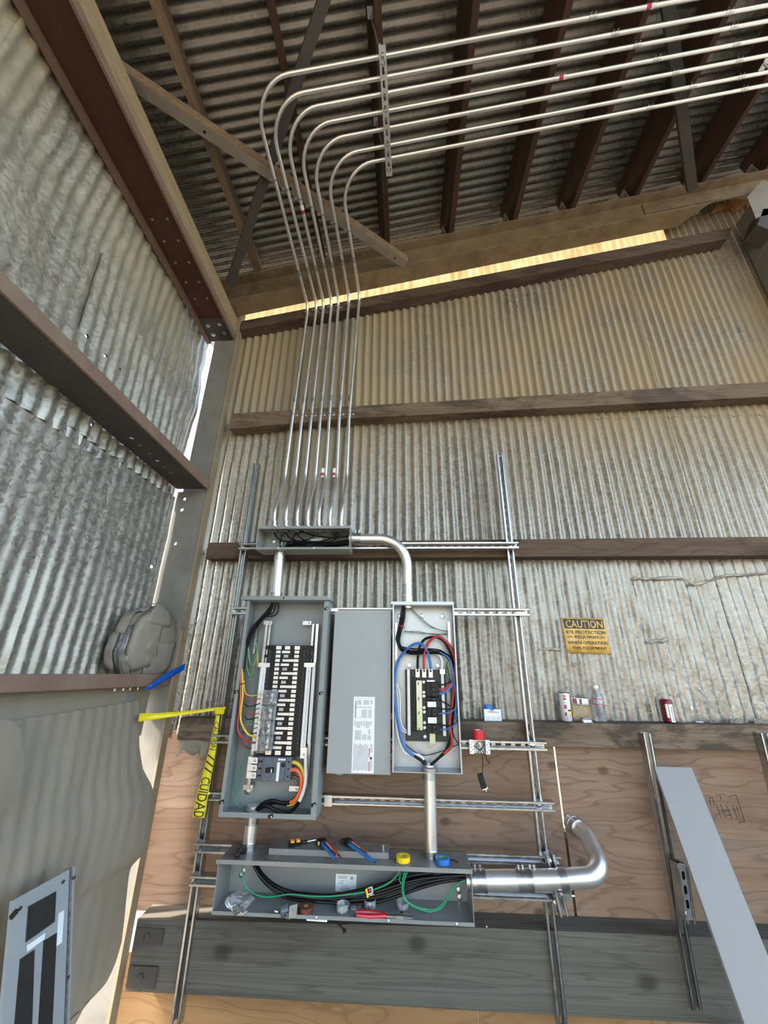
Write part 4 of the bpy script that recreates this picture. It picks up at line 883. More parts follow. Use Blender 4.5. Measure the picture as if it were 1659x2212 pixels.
# ---- bottom gutter
gt = thing('gutter_box', 'long open grey gutter box of black cables along the bottom', 'box', (0,0,0), 'open grey electrical boxes')
openbox(gt, -0.797, 0.265, -0.240, YBK, 0.566, 0.741, 'gutter', topmat='gutdust')
obj('top_lip', B(-0.806, 0.268, -0.243, -0.240, 0.727, 0.742), 'gutter', gt)
obj('bottom_lip', B(-0.797, 0.265, -0.243, -0.240, 0.563, 0.575), 'gutter', gt)
for x in (-0.668, -0.365, -0.075, 0.195): screw(gt, (x, -0.243, 0.569), r=0.006)
for x, z in ((-0.745, 0.628), (-0.738, 0.640), (0.225, 0.605), (0.228, 0.580)): screw(gt, (x, YBK-.003, z), r=0.011)
ll = obj('rating_label', B(-0.3161, -0.2233, -0.0875, -0.0866, 0.5846, 0.6455), 'label', gt)
mb = MB(); x0 = -0.3161; z1 = 0.6455
for q, (a, b, c) in enumerate(((.10, .58, .10), (.12, .56, .16), (.25, .42, .30), (.12, .40, .40), (.36, .62, .52), (.26, .74, .60), (.24, .76, .66), (.25, .75, .72), (.24, .76, .78), (.28, .72, .84), (.34, .62, .90))):
    mb.box(x0+.088*a, x0+.088*b, -0.0879, -0.0875, z1-.078*c-.0022, z1-.078*c)
mb.box(x0+.066, x0+.078, -0.0879, -0.0875, z1-.018, z1-.008)
obj('label_print', mb, 'inkgrey', ll)
# ================================================================ cables and wires
def wire(label, pts, r, mat, group, cat='wire', n=6, k=6, parts=(), name='cable'):
    P = smooth_path(pts, k)
    o = obj(name, MB().tube(P, r, n), mat, None, True); tag(o, label, cat, group)
    for nm, a, b, m, lab in parts:       # coloured tape over part of the cable
        i0, i1 = int(a*(len(P)-1)), max(int(b*(len(P)-1)), int(a*(len(P)-1))+1)
        c = obj(nm, MB().tube(P[i0:i1+1], r*1.07, n), m, o, True)
        if lab: c['label'] = lab
    return o
def jit(pts, a, seed, ends=0.4):
    q = random.Random(seed); dx, dy, dz = [q.uniform(-a, a) for _ in range(3)]; out = []
    for i, p in enumerate(pts):
        f = 1.0 if 0 < i < len(pts)-1 else ends
        out.append((p[0]+dx*f+q.uniform(-a, a)*.25*f, p[1]+dy*f*.6, p[2]+dz*f+q.uniform(-a, a)*.25*f))
    return out
RB, RS, RT = 0.0085, 0.0034, 0.0022
# ---- upper box: black conductors fanning from the conduit connectors
gU = 'black wires in the upper box'
ubw = [[(-0.7576, -0.15, 2.2368), (-0.7394, -0.15, 2.1972), (-0.7016, -0.15, 2.1747), (-0.6193, -0.15, 2.1633), (-0.4838, -0.15, 2.1489), (-0.3192, -0.15, 2.1619)], [(-0.689, -0.15, 2.2364), (-0.6719, -0.15, 2.2025), (-0.6204, -0.15, 2.1743), (-0.484, -0.15, 2.1517), (-0.3143, -0.15, 2.1729)],
       [(-0.6231, -0.15, 2.2332), (-0.6094, -0.15, 2.2021), (-0.5524, -0.15, 2.1685), (-0.4575, -0.15, 2.1543), (-0.3199, -0.15, 2.1784)], [(-0.7099, -0.14, 2.1224), (-0.7168, -0.14, 2.1861), (-0.6886, -0.14, 2.2311), (-0.6153, -0.14, 2.2392), (-0.531, -0.14, 2.2104), (-0.408, -0.14, 2.193), (-0.3224, -0.14, 2.2037)],
       [(-0.691, -0.14, 2.1223), (-0.6755, -0.14, 2.1553), (-0.623, -0.14, 2.1745), (-0.4875, -0.14, 2.1711), (-0.4084, -0.14, 2.1986), (-0.3832, -0.14, 2.2321)], [(-0.4342, -0.13, 2.2385), (-0.4055, -0.13, 2.2129), (-0.3695, -0.13, 2.1986), (-0.321, -0.13, 2.2012)],
       [(-0.3687, -0.13, 2.2352), (-0.3832, -0.13, 2.2015), (-0.4303, -0.13, 2.1738), (-0.5161, -0.13, 2.1631), (-0.6242, -0.13, 2.158), (-0.7024, -0.13, 2.125)], [(-0.495, -0.15, 2.2296), (-0.5042, -0.15, 2.2072), (-0.5457, -0.15, 2.1851), (-0.5798, -0.15, 2.1742)], [(-0.5681, -0.12, 2.2397), (-0.6334, -0.12, 2.2286), (-0.6572, -0.12, 2.189), (-0.6775, -0.12, 2.1722), (-0.7003, -0.12, 2.1277)], [(-0.3179, -0.12, 2.1595), (-0.409, -0.12, 2.1488), (-0.5171, -0.12, 2.1465), (-0.6261, -0.12, 2.1497), (-0.7115, -0.12, 2.1305)]]
ulab = ['from the leftmost conduit drooping to the right', 'from the second conduit drooping to the right', 'from the third conduit running to the right side', 'arching high over the others inside', 'rising from the lower left conduit to the last connector',
        'short, from the sixth conduit to the right side', 'from the rightmost conduit back to the lower left conduit', 'short stub hanging from the fifth conduit', 'from the fourth conduit down to the lower left', 'lying along the floor of the box']
for i, p in enumerate(ubw): wire('black wire in the upper box '+ulab[i], p, 0.0048 if i not in (5, 7) else 0.003, 'blackwire', gU)
for i in range(4): wire('black wire bunched behind the others in the upper box', jit([(-0.72, -0.11, 2.1305), (-0.6713, -0.11, 2.1639), (-0.5762, -0.11, 2.1747), (-0.4389, -0.11, 2.1657), (-0.3206, -0.11, 2.1904)], 0.012, 40+i), 0.0042, 'blackwire', gU)
wire('thin green ground wire sagging across the upper box', [(-0.7365, -0.135, 2.2018), (-0.6243, -0.135, 2.1732), (-0.5396, -0.135, 2.2008), (-0.4654, -0.135, 2.2286), (-0.3507, -0.135, 2.2166), (-0.3175, -0.135, 2.1996)], 0.0022, 'greendark', 'green wires')
# ---- left panelboard
gL = 'branch wires in the left panelboard'
for i in range(6):
    wire('black wire in the bundle falling from the top of the left panelboard', jit([(-0.716, -0.15, 1.8256), (-0.7364, -0.15, 1.7812), (-0.7765, -0.15, 1.7349), (-0.8059, -0.15, 1.6893), (-0.8237, -0.15, 1.6351), (-0.8365, -0.15, 1.5842), (-0.838, -0.15, 1.5253), (-0.8359, -0.15, 1.4765)], 0.009, i, 0.6), 0.0038, 'blackwire', 'black bundle in the left panelboard')
wire('black wire bowing widest to the right at the top of the left panelboard', [(-0.692, -0.145, 1.8264), (-0.6831, -0.145, 1.7918), (-0.6997, -0.145, 1.7576), (-0.7592, -0.145, 1.7451), (-0.8002, -0.145, 1.7088), (-0.8207, -0.145, 1.6541)], 0.0036, 'blackwire', 'black bundle in the left panelboard')
wire('black wire with a smaller bow at the top of the left panelboard', [(-0.7039, -0.14, 1.827), (-0.7089, -0.14, 1.78), (-0.737, -0.14, 1.7579), (-0.784, -0.14, 1.7261), (-0.8132, -0.14, 1.6781)], 0.0034, 'blackwire', 'black bundle in the left panelboard')
gg = 'green wires'
wire('light green wire making the long left loop in the left panelboard', [(-0.8197, -0.145, 1.6471), (-0.8249, -0.145, 1.5936), (-0.8161, -0.145, 1.5481), (-0.7959, -0.145, 1.5079), (-0.775, -0.145, 1.535), (-0.7735, -0.145, 1.5804), (-0.7894, -0.145, 1.6263)], 0.0028, 'greenlt', gg)
wire('light green wire making the deep loop in the left panelboard', [(-0.8273, -0.14, 1.5616), (-0.821, -0.14, 1.4986), (-0.8009, -0.14, 1.459), (-0.7857, -0.14, 1.4724), (-0.7793, -0.14, 1.5349), (-0.7775, -0.14, 1.5781), (-0.7864, -0.14, 1.608)], 0.0028, 'greenlt', gg)
wire('light green wire making the small inner loop in the left panelboard', [(-0.8232, -0.135, 1.5893), (-0.8088, -0.135, 1.521), (-0.7868, -0.135, 1.5033), (-0.7749, -0.135, 1.544), (-0.7814, -0.135, 1.5943)], 0.0026, 'greenlt', gg)
wire('teal green ground wire running down the whole left panelboard', [(-0.776, -0.125, 1.5623), (-0.7702, -0.125, 1.4988), (-0.7689, -0.125, 1.4324), (-0.7624, -0.125, 1.3462), (-0.7605, -0.125, 1.2421), (-0.7743, -0.125, 1.122), (-0.7866, -0.125, 1.0637), (-0.8004, -0.125, 0.988), (-0.8006, -0.125, 0.9292), (-0.7897, -0.125, 0.9006), (-0.7637, -0.125, 0.8888), (-0.731, -0.125, 0.8914), (-0.7143, -0.125, 0.8812)], 0.0026, 'green', gg)
wire('yellow striped wire beside the teal ground wire', [(-0.7802, -0.13, 1.5898), (-0.7718, -0.13, 1.544), (-0.7684, -0.13, 1.499)], 0.0030, 'yellow', gg)
wire('thick yellow wire bending into the lowest slate breaker', [(-0.8339, -0.165, 1.4879), (-0.8221, -0.165, 1.423), (-0.813, -0.165, 1.3595), (-0.8119, -0.165, 1.2872), (-0.8038, -0.165, 1.2469), (-0.7697, -0.165, 1.2018), (-0.7405, -0.165, 1.1886), (-0.7215, -0.165, 1.1831)], 0.0046, 'yellow', gL)
wire('bright red wire making the widest curve into the lowest slate breaker', [(-0.8371, -0.165, 1.4769), (-0.8301, -0.165, 1.4122), (-0.8203, -0.165, 1.3282), (-0.8214, -0.165, 1.2567), (-0.8117, -0.165, 1.2069), (-0.7795, -0.165, 1.1741), (-0.7484, -0.165, 1.1631), (-0.7162, -0.165, 1.1598)], 0.0046, 'red', gL)
wire('dark brown red wire below the bright red one at the lowest breaker', [(-0.8424, -0.15, 1.4545), (-0.8323, -0.15, 1.3685), (-0.8235, -0.15, 1.2445), (-0.8152, -0.15, 1.1886), (-0.7892, -0.15, 1.1518), (-0.7594, -0.15, 1.1349), (-0.7166, -0.15, 1.1377)], 0.0044, 'brown', gL)
wire('orange wire in the coloured bundle on the left panelboard wall', [(-0.8384, -0.17, 1.5166), (-0.8312, -0.17, 1.4338), (-0.8213, -0.17, 1.3494), (-0.8155, -0.17, 1.2776)], 0.0038, 'orange', gL)
for i, (p, m, lab) in enumerate([
    ([(-0.8185, -0.16, 1.4335), (-0.8035, -0.16, 1.3782), (-0.7707, -0.16, 1.3639), (-0.7131, -0.16, 1.3753)], 'yellow', 'thin yellow wire into the top slate breaker'), ([(-0.8117, -0.16, 1.3696), (-0.7896, -0.16, 1.3469), (-0.7561, -0.16, 1.3432), (-0.7131, -0.16, 1.3564)], 'red', 'thin red wire into the top slate breaker'),
    ([(-0.8011, -0.16, 1.328), (-0.7782, -0.16, 1.3159), (-0.744, -0.16, 1.3227), (-0.7105, -0.16, 1.3356)], 'blackwire', 'thin black wire into the top slate breaker'), ([(-0.7952, -0.16, 1.3198), (-0.7672, -0.16, 1.3038), (-0.7392, -0.16, 1.3042), (-0.7123, -0.16, 1.3129)], 'greendark', 'thin dull green wire into the second slate breaker'),
    ([(-0.7987, -0.16, 1.3115), (-0.7813, -0.16, 1.2871), (-0.7479, -0.16, 1.2816), (-0.7118, -0.16, 1.2903)], 'red', 'thin red wire into the second slate breaker'), ([(-0.7938, -0.16, 1.2767), (-0.7773, -0.16, 1.2588), (-0.7455, -0.16, 1.2634), (-0.7139, -0.16, 1.27)], 'blackwire', 'thin black wire into the second slate breaker'),
    ([(-0.797, -0.16, 1.2343), (-0.7604, -0.16, 1.237), (-0.7129, -0.16, 1.2438)], 'greenlt', 'thin yellow green wire into the third slate breaker'), ([(-0.7775, -0.16, 1.2107), (-0.7462, -0.16, 1.2173), (-0.7175, -0.16, 1.2257)], 'red', 'thin red wire into the third slate breaker'),
    ([(-0.793, -0.16, 1.2065), (-0.7707, -0.16, 1.195), (-0.7436, -0.16, 1.1975), (-0.7167, -0.16, 1.202)], 'blackwire', 'thin black wire into the third slate breaker')]): wire(lab, p, 0.0023, m, gL)
gF = 'thick feeders of the left main breaker'
wire('yellow taped feeder curving from the main breaker', [(-0.548, -0.15, 1.0801), (-0.519, -0.15, 1.0788), (-0.4904, -0.15, 1.057), (-0.4781, -0.15, 1.0166), (-0.4831, -0.15, 0.9729), (-0.4995, -0.15, 0.9385), (-0.5256, -0.15, 0.9183), (-0.5687, -0.15, 0.9172), (-0.6236, -0.15, 0.9247), (-0.6654, -0.15, 0.9112), (-0.6822, -0.15, 0.8896)], RB*.9, 'blackwire', gF, 'cable', 8, 6, [('tape_wrap', 0.0, 0.66, 'yellow', 'yellow tape over black cable')])
wire('orange taped feeder curving from the main breaker', [(-0.5425, -0.16, 1.0526), (-0.5115, -0.16, 1.0514), (-0.4895, -0.16, 1.0262), (-0.4865, -0.16, 0.9917), (-0.4943, -0.16, 0.9574), (-0.5176, -0.16, 0.9303), (-0.5619, -0.16, 0.9221), (-0.6101, -0.16, 0.9297), (-0.6521, -0.16, 0.9198), (-0.6853, -0.16, 0.8926)], RB*.95, 'blackwire', gF, 'cable', 8, 6, [('tape_wrap', 0.0, 0.60, 'orange', 'orange tape over black cable')])
wire('brown taped feeder behind the orange one', [(-0.5462, -0.135, 1.0187), (-0.5171, -0.135, 1.0157), (-0.4978, -0.135, 0.9977), (-0.4956, -0.135, 0.9722), (-0.5101, -0.135, 0.9393), (-0.5471, -0.135, 0.9169), (-0.5994, -0.135, 0.9174), (-0.6484, -0.135, 0.9072), (-0.6957, -0.135, 0.8847)], RB*.9, 'blackwire', gF, 'cable', 8, 6, [('tape_wrap', 0.0, 0.45, 'brown', 'brown tape over black cable')])
wire('white taped feeder hanging from the neutral lug', [(-0.4734, -0.165, 1.1094), (-0.4694, -0.165, 1.0609), (-0.4654, -0.165, 1.0134), (-0.4742, -0.165, 0.9647), (-0.496, -0.165, 0.92), (-0.5234, -0.165, 0.8949), (-0.5611, -0.165, 0.8887), (-0.6053, -0.165, 0.9015), (-0.6388, -0.165, 0.9128), (-0.6773, -0.165, 0.8944)], RB*.9, 'blackwire', gF, 'cable', 8, 6, [('tape_wrap', 0.0, 0.42, 'whitewire', 'white tape over black cable')])
for j, (p, a) in enumerate(((V((-0.8203, -0.168, 1.4189)), .010), (V((-0.7999, -0.155, 1.6961)), .011))):
    tag(obj('cable_tie', MB().tube([p+V((math.cos(q*.7854)*a*1.2, math.sin(q*.7854)*a, .003*math.cos(q*.7854))) for q in range(9)], .0018, 5), 'black'), ['black cable tie round the coloured bundle', 'black cable tie round the black bundle below the hood'][j], 'cable tie')
# ---- right panelboard
gR = 'wires in the right panelboard'
for i in range(8):
    wire('black wire in the bundle crossing the right panelboard', jit([(-0.0026, -0.15, 1.8064), (-0.0104, -0.15, 1.756), (-0.0204, -0.15, 1.7064), (-0.0327, -0.15, 1.66), (-0.0352, -0.15, 1.628), (-0.021, -0.15, 1.5987), (0.0051, -0.15, 1.5877), (0.0477, -0.15, 1.5814), (0.1115, -0.15, 1.5843), (0.1773, -0.15, 1.5804), (0.2164, -0.15, 1.5631), (0.2377, -0.15, 1.5239), (0.2472, -0.15, 1.4852), (0.249, -0.15, 1.4343), (0.2485, -0.15, 1.3843), (0.2416, -0.15, 1.3392)], 0.011, 70+i, 0.75), 0.0036, 'blackwire', 'black bundle in the right panelboard')
wire('thin green wire sagging from the top to the right ground bar', [(0.0248, -0.12, 1.8053), (0.0615, -0.12, 1.7666), (0.1169, -0.12, 1.7167), (0.1602, -0.12, 1.6957), (0.2276, -0.12, 1.6822)], 0.0018, 'greendark', gR)
wire('second thin green wire sagging to the right ground bar', [(0.0297, -0.125, 1.8047), (0.0761, -0.125, 1.7613), (0.1264, -0.125, 1.7164), (0.1719, -0.125, 1.6931), (0.227, -0.125, 1.6795)], 0.0018, 'greendark', gR)
wire('thin green wire crossing level to the right ground bar', [(-0.0013, -0.115, 1.6785), (0.06, -0.115, 1.6813), (0.128, -0.115, 1.6701), (0.1716, -0.115, 1.6657), (0.2277, -0.115, 1.6732)], 0.0018, 'greendark', gR)
wire('lower thin green wire crossing level to the right ground bar', [(-0.0037, -0.12, 1.6828), (0.0378, -0.12, 1.6761), (0.0913, -0.12, 1.6718), (0.1593, -0.12, 1.67), (0.2267, -0.12, 1.6636)], 0.0018, 'greendark', gR)
gM = 'thick mains of the right panelboard'
wire('thick black main looping over the right panelboard', [(0.0626, -0.145, 1.4958), (0.0662, -0.145, 1.5572), (0.0793, -0.145, 1.611), (0.1063, -0.145, 1.643), (0.1544, -0.145, 1.6525), (0.1943, -0.145, 1.6369), (0.221, -0.145, 1.5988), (0.2355, -0.145, 1.5589), (0.2469, -0.145, 1.5109), (0.2503, -0.145, 1.4467), (0.239, -0.145, 1.3632), (0.2247, -0.145, 1.2622), (0.2151, -0.145, 1.2034), (0.1951, -0.145, 1.1513), (0.1544, -0.145, 1.1128), (0.1145, -0.145, 1.0822)], 0.0062, 'blackwire', gM, 'cable', 8)
wire('thick red main looping over the right panelboard', [(0.0951, -0.15, 1.4963), (0.0967, -0.15, 1.5575), (0.1098, -0.15, 1.6044), (0.1345, -0.15, 1.6385), (0.1685, -0.15, 1.6547), (0.2057, -0.15, 1.6368), (0.2369, -0.15, 1.5988), (0.2505, -0.15, 1.5459), (0.2492, -0.15, 1.4788), (0.2372, -0.15, 1.3842), (0.2168, -0.15, 1.2925), (0.2121, -0.15, 1.243), (0.2187, -0.15, 1.2004), (0.2147, -0.15, 1.164), (0.1896, -0.15, 1.139), (0.154, -0.15, 1.1139), (0.1164, -0.15, 1.0834)], 0.0062, 'blackwire', gM, 'cable', 8, 6, [('tape_wrap', 0.0, 0.90, 'red', 'red insulation')])
wire('thick blue main making the big loop at the left of the right panelboard', [(0.1299, -0.15, 1.4967), (0.1244, -0.15, 1.5446), (0.1094, -0.15, 1.5909), (0.0887, -0.15, 1.6154), (0.0602, -0.15, 1.6197), (0.0291, -0.15, 1.6059), (-0.0045, -0.15, 1.5764), (-0.0307, -0.15, 1.5429), (-0.0473, -0.15, 1.4946), (-0.0542, -0.15, 1.4218), (-0.0542, -0.15, 1.3695), (-0.0428, -0.15, 1.2881), (-0.0296, -0.15, 1.2288), (-0.0144, -0.15, 1.1729), (0.0116, -0.15, 1.1372), (0.0503, -0.15, 1.1135), (0.0717, -0.15, 1.1009), (0.0906, -0.15, 1.0828)], 0.0062, 'blackwire', gM, 'cable', 8, 6, [('tape_wrap', 0.0, 0.87, 'blue', 'blue insulation')])
wire('thick white main beside the blue one in the right panelboard', [(0.1843, -0.138, 1.497), (0.1882, -0.138, 1.5342), (0.1775, -0.138, 1.5606), (0.1429, -0.138, 1.5803), (0.0601, -0.138, 1.5929), (0.0026, -0.138, 1.5789), (-0.0356, -0.138, 1.5428), (-0.0522, -0.138, 1.4899), (-0.0568, -0.138, 1.3999), (-0.0476, -0.138, 1.2967), (-0.0409, -0.138, 1.217), (-0.0234, -0.138, 1.159), (0.0006, -0.138, 1.127), (0.0356, -0.138, 1.1239), (0.0703, -0.138, 1.1152), (0.0851, -0.138, 1.0987), (0.0954, -0.138, 1.0802)], 0.0062, 'blackwire', gM, 'cable', 8, 6, [('tape_wrap', 0.0, 0.93, 'whitewire', 'white insulation')])
wire('outer thin white wire into the left neutral bar of the right panelboard', [(-0.0452, -0.14, 1.4298), (-0.0383, -0.14, 1.3751), (-0.0318, -0.14, 1.277), (-0.0208, -0.14, 1.2275), (0.0059, -0.14, 1.2123)], 0.0028, 'whitewire', gR)
wire('inner thin white wire into the left neutral bar of the right panelboard', [(-0.0405, -0.145, 1.4259), (-0.0268, -0.145, 1.3757), (-0.0249, -0.145, 1.2778), (-0.014, -0.145, 1.2362), (0.0037, -0.145, 1.2228)], 0.0028, 'whitewire', gR)
wire('dark green wire down the right side of the right panelboard', [(0.21, -0.125, 1.5233), (0.2231, -0.125, 1.4561), (0.2283, -0.125, 1.3757), (0.2201, -0.125, 1.2594), (0.2078, -0.125, 1.1902), (0.188, -0.125, 1.1454)], 0.0042, 'greendark', gR)
wire('thin green wire arching beside the black lugs', [(0.2162, -0.115, 1.5321), (0.2074, -0.115, 1.4967), (0.2127, -0.115, 1.4598), (0.2251, -0.115, 1.4277)], 0.0018, 'greendark', gR)
for i in range(3):
    wire('blue wire falling along the right side of the right panelboard', jit([(0.1766, -0.158, 1.5781), (0.2219, -0.158, 1.55), (0.2399, -0.158, 1.4939), (0.2458, -0.158, 1.4347), (0.2521, -0.158, 1.385), (0.2464, -0.158, 1.324), (0.2347, -0.158, 1.2721)], 0.005, 90+i), 0.0030, 'blue', 'blue wires on the right')
for p, m, lab in (([(0.2286, -0.155, 1.4469), (0.1981, -0.155, 1.4297), (0.1638, -0.155, 1.4272)], 'blackwire', 'black wire into the top breaker of the right panelboard'), ([(0.2325, -0.157, 1.4387), (0.1972, -0.157, 1.4131), (0.1651, -0.157, 1.4064)], 'red', 'upper red wire into the top breaker of the right panelboard'),
    ([(0.2322, -0.157, 1.4324), (0.1944, -0.157, 1.4027), (0.1671, -0.157, 1.3982)], 'red', 'lower red wire into the top breaker of the right panelboard'), ([(0.2368, -0.158, 1.4367), (0.2057, -0.158, 1.4029), (0.1643, -0.158, 1.3879)], 'blue', 'blue wire into the top breaker of the right panelboard'),
    ([(0.2363, -0.158, 1.4262), (0.1961, -0.158, 1.3924), (0.1665, -0.158, 1.3858)], 'blue', 'second blue wire into the top breaker of the right panelboard'), ([(0.1635, -0.155, 1.3609), (0.1943, -0.155, 1.3451), (0.2227, -0.155, 1.3313)], 'blackwire', 'thin black wire slanting from the single breaker'),
    ([(0.2426, -0.155, 1.3276), (0.2087, -0.155, 1.319), (0.1641, -0.155, 1.3203)], 'blackwire', 'black wire into the middle breaker of the right panelboard'), ([(0.2472, -0.157, 1.336), (0.2236, -0.157, 1.3095), (0.1608, -0.157, 1.2984)], 'blue', 'blue wire into the middle breaker of the right panelboard'),
    ([(0.2505, -0.155, 1.2719), (0.2185, -0.155, 1.2498), (0.1635, -0.155, 1.2507)], 'blackwire', 'black wire into the bottom breaker of the right panelboard'), ([(0.2499, -0.157, 1.3039), (0.2386, -0.157, 1.2602), (0.2021, -0.157, 1.2342), (0.1625, -0.157, 1.2315)], 'blue', 'blue wire into the bottom breaker of the right panelboard')): wire(lab, p, 0.0030, m, gR)
wire('thin black wire slung across the foot of the right panelboard', [(0.255, -0.105, 1.1623), (0.1896, -0.105, 1.1378), (0.1181, -0.105, 1.1171), (0.0826, -0.105, 1.1144), (0.0452, -0.105, 1.1252), (-0.0013, -0.105, 1.1572)], 0.0018, 'blackwire', gR)
wire('thin black wire from the side bolt of the right panelboard', [(0.2546, -0.11, 1.1652), (0.234, -0.11, 1.194), (0.2274, -0.11, 1.2374), (0.2351, -0.11, 1.298)], 0.0020, 'blackwire', gR)
bt = tag(obj('red_tie', MB().tube([V((-0.018, -0.152, 1.704))+V((math.cos(q*.7854)*.016, math.sin(q*.7854)*.010, -.006*math.cos(q*.7854))) for q in range(9)], .0028, 6), 'tapered'), 'red tape band round the black bundle at the top of the right panelboard', 'cable tie')
for p, lab in (((0.0429, -0.15, 1.5814),'left'), ((0.182, -0.15, 1.5805),'right')): tag(obj('cable_tie', MB().tube([V(p)+V((.003*math.cos(q*.7854), math.sin(q*.7854)*.010, .009*math.cos(q*.7854))) for q in range(9)], .0018, 5), 'black'), 'black cable tie at the '+lab+' end of the bundle crossing the right panelboard', 'cable tie')
# ---- bottom gutter
gG = 'black cables in the bottom gutter'
for i in range(8):
    dn_ = 0.004*i; f = i/7
    p = [(-0.6637, -0.16, 0.6954), (-0.6266, -0.165, 0.6604), (-0.5695, -0.165, 0.6247), (-0.5042, -0.16, 0.6015), (-0.4286, -0.155, 0.5926), (-0.3337, -0.15, 0.5889), (-0.2347, -0.15, 0.5953), (-0.1264, -0.15, 0.6127), (-0.0378, -0.15, 0.6371), (0.0513, -0.15, 0.6602), (0.1503, -0.15, 0.6758), (0.2504, -0.155, 0.6873)]
    q = []
    for j, c in enumerate(p):
        u = j/(len(p)-1); spread = (0.010+0.022*max(0, math.sin(math.pi*min(1, max(0, (u-.45)/.5)))))
        q.append((c[0]+(0.014*(f-.5) if j < 3 else 0), c[1]+0.012*math.sin(i*2.4), c[2]-(f-.5)*spread*1.6))
    wire('thick black cable curving through the bottom gutter', q, 0.0062, 'blackwire', gG, 'cable', 8)
for i in range(3): wire('black cable curled at the right top of the bottom gutter', jit([(0.1015, -0.15, 0.6899), (0.1307, -0.15, 0.6767), (0.17, -0.15, 0.6748), (0.2098, -0.15, 0.6855), (0.249, -0.15, 0.6851)], 0.008, 130+i), 0.0062, 'blackwire', gG, 'cable', 8)
gH = 'green wires in the bottom gutter'
wire('green wire sweeping the whole length of the bottom gutter', [(-0.707, -0.19, 0.7061), (-0.704, -0.19, 0.6715), (-0.6891, -0.19, 0.6378), (-0.6433, -0.19, 0.6102), (-0.5826, -0.19, 0.6017), (-0.4948, -0.19, 0.6137), (-0.4059, -0.19, 0.6106), (-0.3082, -0.19, 0.6139), (-0.1919, -0.19, 0.6298), (-0.1185, -0.19, 0.6473), (-0.0642, -0.19, 0.6719), (-0.033, -0.19, 0.7021)], 0.0030, 'green', gH)
wire('second green wire lying beside the long one in the gutter', [(-0.5021, -0.185, 0.6127), (-0.3871, -0.185, 0.6075), (-0.27, -0.185, 0.6159), (-0.1885, -0.185, 0.6262), (-0.1149, -0.185, 0.6468)], 0.0026, 'green', gH)
wire('green wire with a yellow tip at the top of the gutter', [(-0.1113, -0.18, 0.6447), (-0.0762, -0.18, 0.6596), (-0.045, -0.18, 0.6821), (-0.0292, -0.18, 0.7043)], 0.0030, 'green', gH, 'wire', 6, 6, [('yellow_tip', 0.82, 1.0, 'yellow', 'yellow tape tip'), ('yellow_band', 0.40, 0.55, 'yellow', 'yellow tape band')])
wire('green wire drooping lowest at the right of the gutter', [(-0.0114, -0.2, 0.7068), (-0.0195, -0.2, 0.6655), (-0.014, -0.2, 0.6253), (0.0143, -0.2, 0.6026), (0.065, -0.2, 0.5869), (0.1044, -0.2, 0.5839), (0.1485, -0.2, 0.6043), (0.1949, -0.2, 0.665), (0.24, -0.2, 0.6875)], 0.0030, 'green', gH)
wire('green wire drooping just above the lowest one in the gutter', [(-0.0037, -0.195, 0.705), (-0.0137, -0.195, 0.662), (-0.0083, -0.195, 0.6202), (0.0238, -0.195, 0.5992), (0.0766, -0.195, 0.5878), (0.1239, -0.195, 0.5924), (0.177, -0.195, 0.6383), (0.2133, -0.195, 0.6754), (0.2426, -0.195, 0.6869)], 0.0030, 'green', gH)
wire('short green loop hanging under the gutter lid', [(-0.0254, -0.17, 0.6941), (-0.0314, -0.17, 0.6691), (-0.0217, -0.17, 0.6555), (-0.0098, -0.17, 0.6728), (0.0022, -0.17, 0.6949)], 0.0028, 'green', gH)
# ================================================================ things on the gutter and inside it
ZT = 0.742; ZI = 0.5695
# lid strip lying on top of the gutter
a0, a1 = (-0.6014, -0.1836, 0.742), (-0.0775, -0.1593, 0.742); 
ld = thing('cover_strip', 'spare grey lid strip lying on top of the gutter under the tools', 'lid', a0)
lx0, lx1, lyf = a0[0], a1[0], a0[1]; lyb = -0.092
obj('top_sheet', B(lx0, lx1, lyf, lyb, ZT+.020, ZT+.022), 'gutdust', ld); obj('front_flange', B(lx0, lx1, lyf-.001, lyf+.001, ZT, ZT+.022), 'coverlight', ld)
obj('back_flange', B(lx0, lx1, lyb-.002, lyb, ZT, ZT+.020), 'gutter', ld); fix_parent(ld)
ZL = ZT+0.0225
def tape_roll(label, c, r, h, ri, mat, core='card', th=(0,0,1), name='tape_roll'):
    t = thing(name, label, 'tape roll', c)
    pr = [(ri, 0), (r, 0), (r, h), (ri, h)]
    mb = MB(); n = 22; vs = []; ax = V(th).normalized(); u = ax.orthogonal().normalized(); w = ax.cross(u)
    for q in range(n):
        a = 2*math.pi*q/n
        for rr, hh in pr: vs.append(V(c)+ax*hh+u*(math.cos(a)*rr)+w*(math.sin(a)*rr))
    mb.add(vs, [(q*4+k, ((q+1) % n)*4+k, ((q+1) % n)*4+(k+1) % 4, q*4+(k+1) % 4) for q in range(n) for k in range(4)])
    obj('wound_tape', mb, mat, t, True, .001)
    mb = MB(); vs = []
    for q in range(n):
        a = 2*math.pi*q/n
        for rr, hh in ((ri-.003, .001), (ri, .001), (ri, h-.001), (ri-.003, h-.001)): vs.append(V(c)+ax*hh+u*(math.cos(a)*rr)+w*(math.sin(a)*rr))
    mb.add(vs, [(q*4+k, ((q+1) % n)*4+k, ((q+1) % n)*4+(k+1) % 4, q*4+(k+1) % 4) for q in range(n) for k in range(4)])
    obj('core', mb, core, t, True); fix_parent(t); return t
tape_roll('yellow tape roll standing on the gutter top', (-0.0151, -0.1951, ZT), 0.030, 0.019, 0.012, 'tapeyellow')
tape_roll('blue tape roll with a green core on the gutter top', (0.1508, -0.1980, ZT), 0.030, 0.019, 0.017, 'tapeblue', 'greenlt')
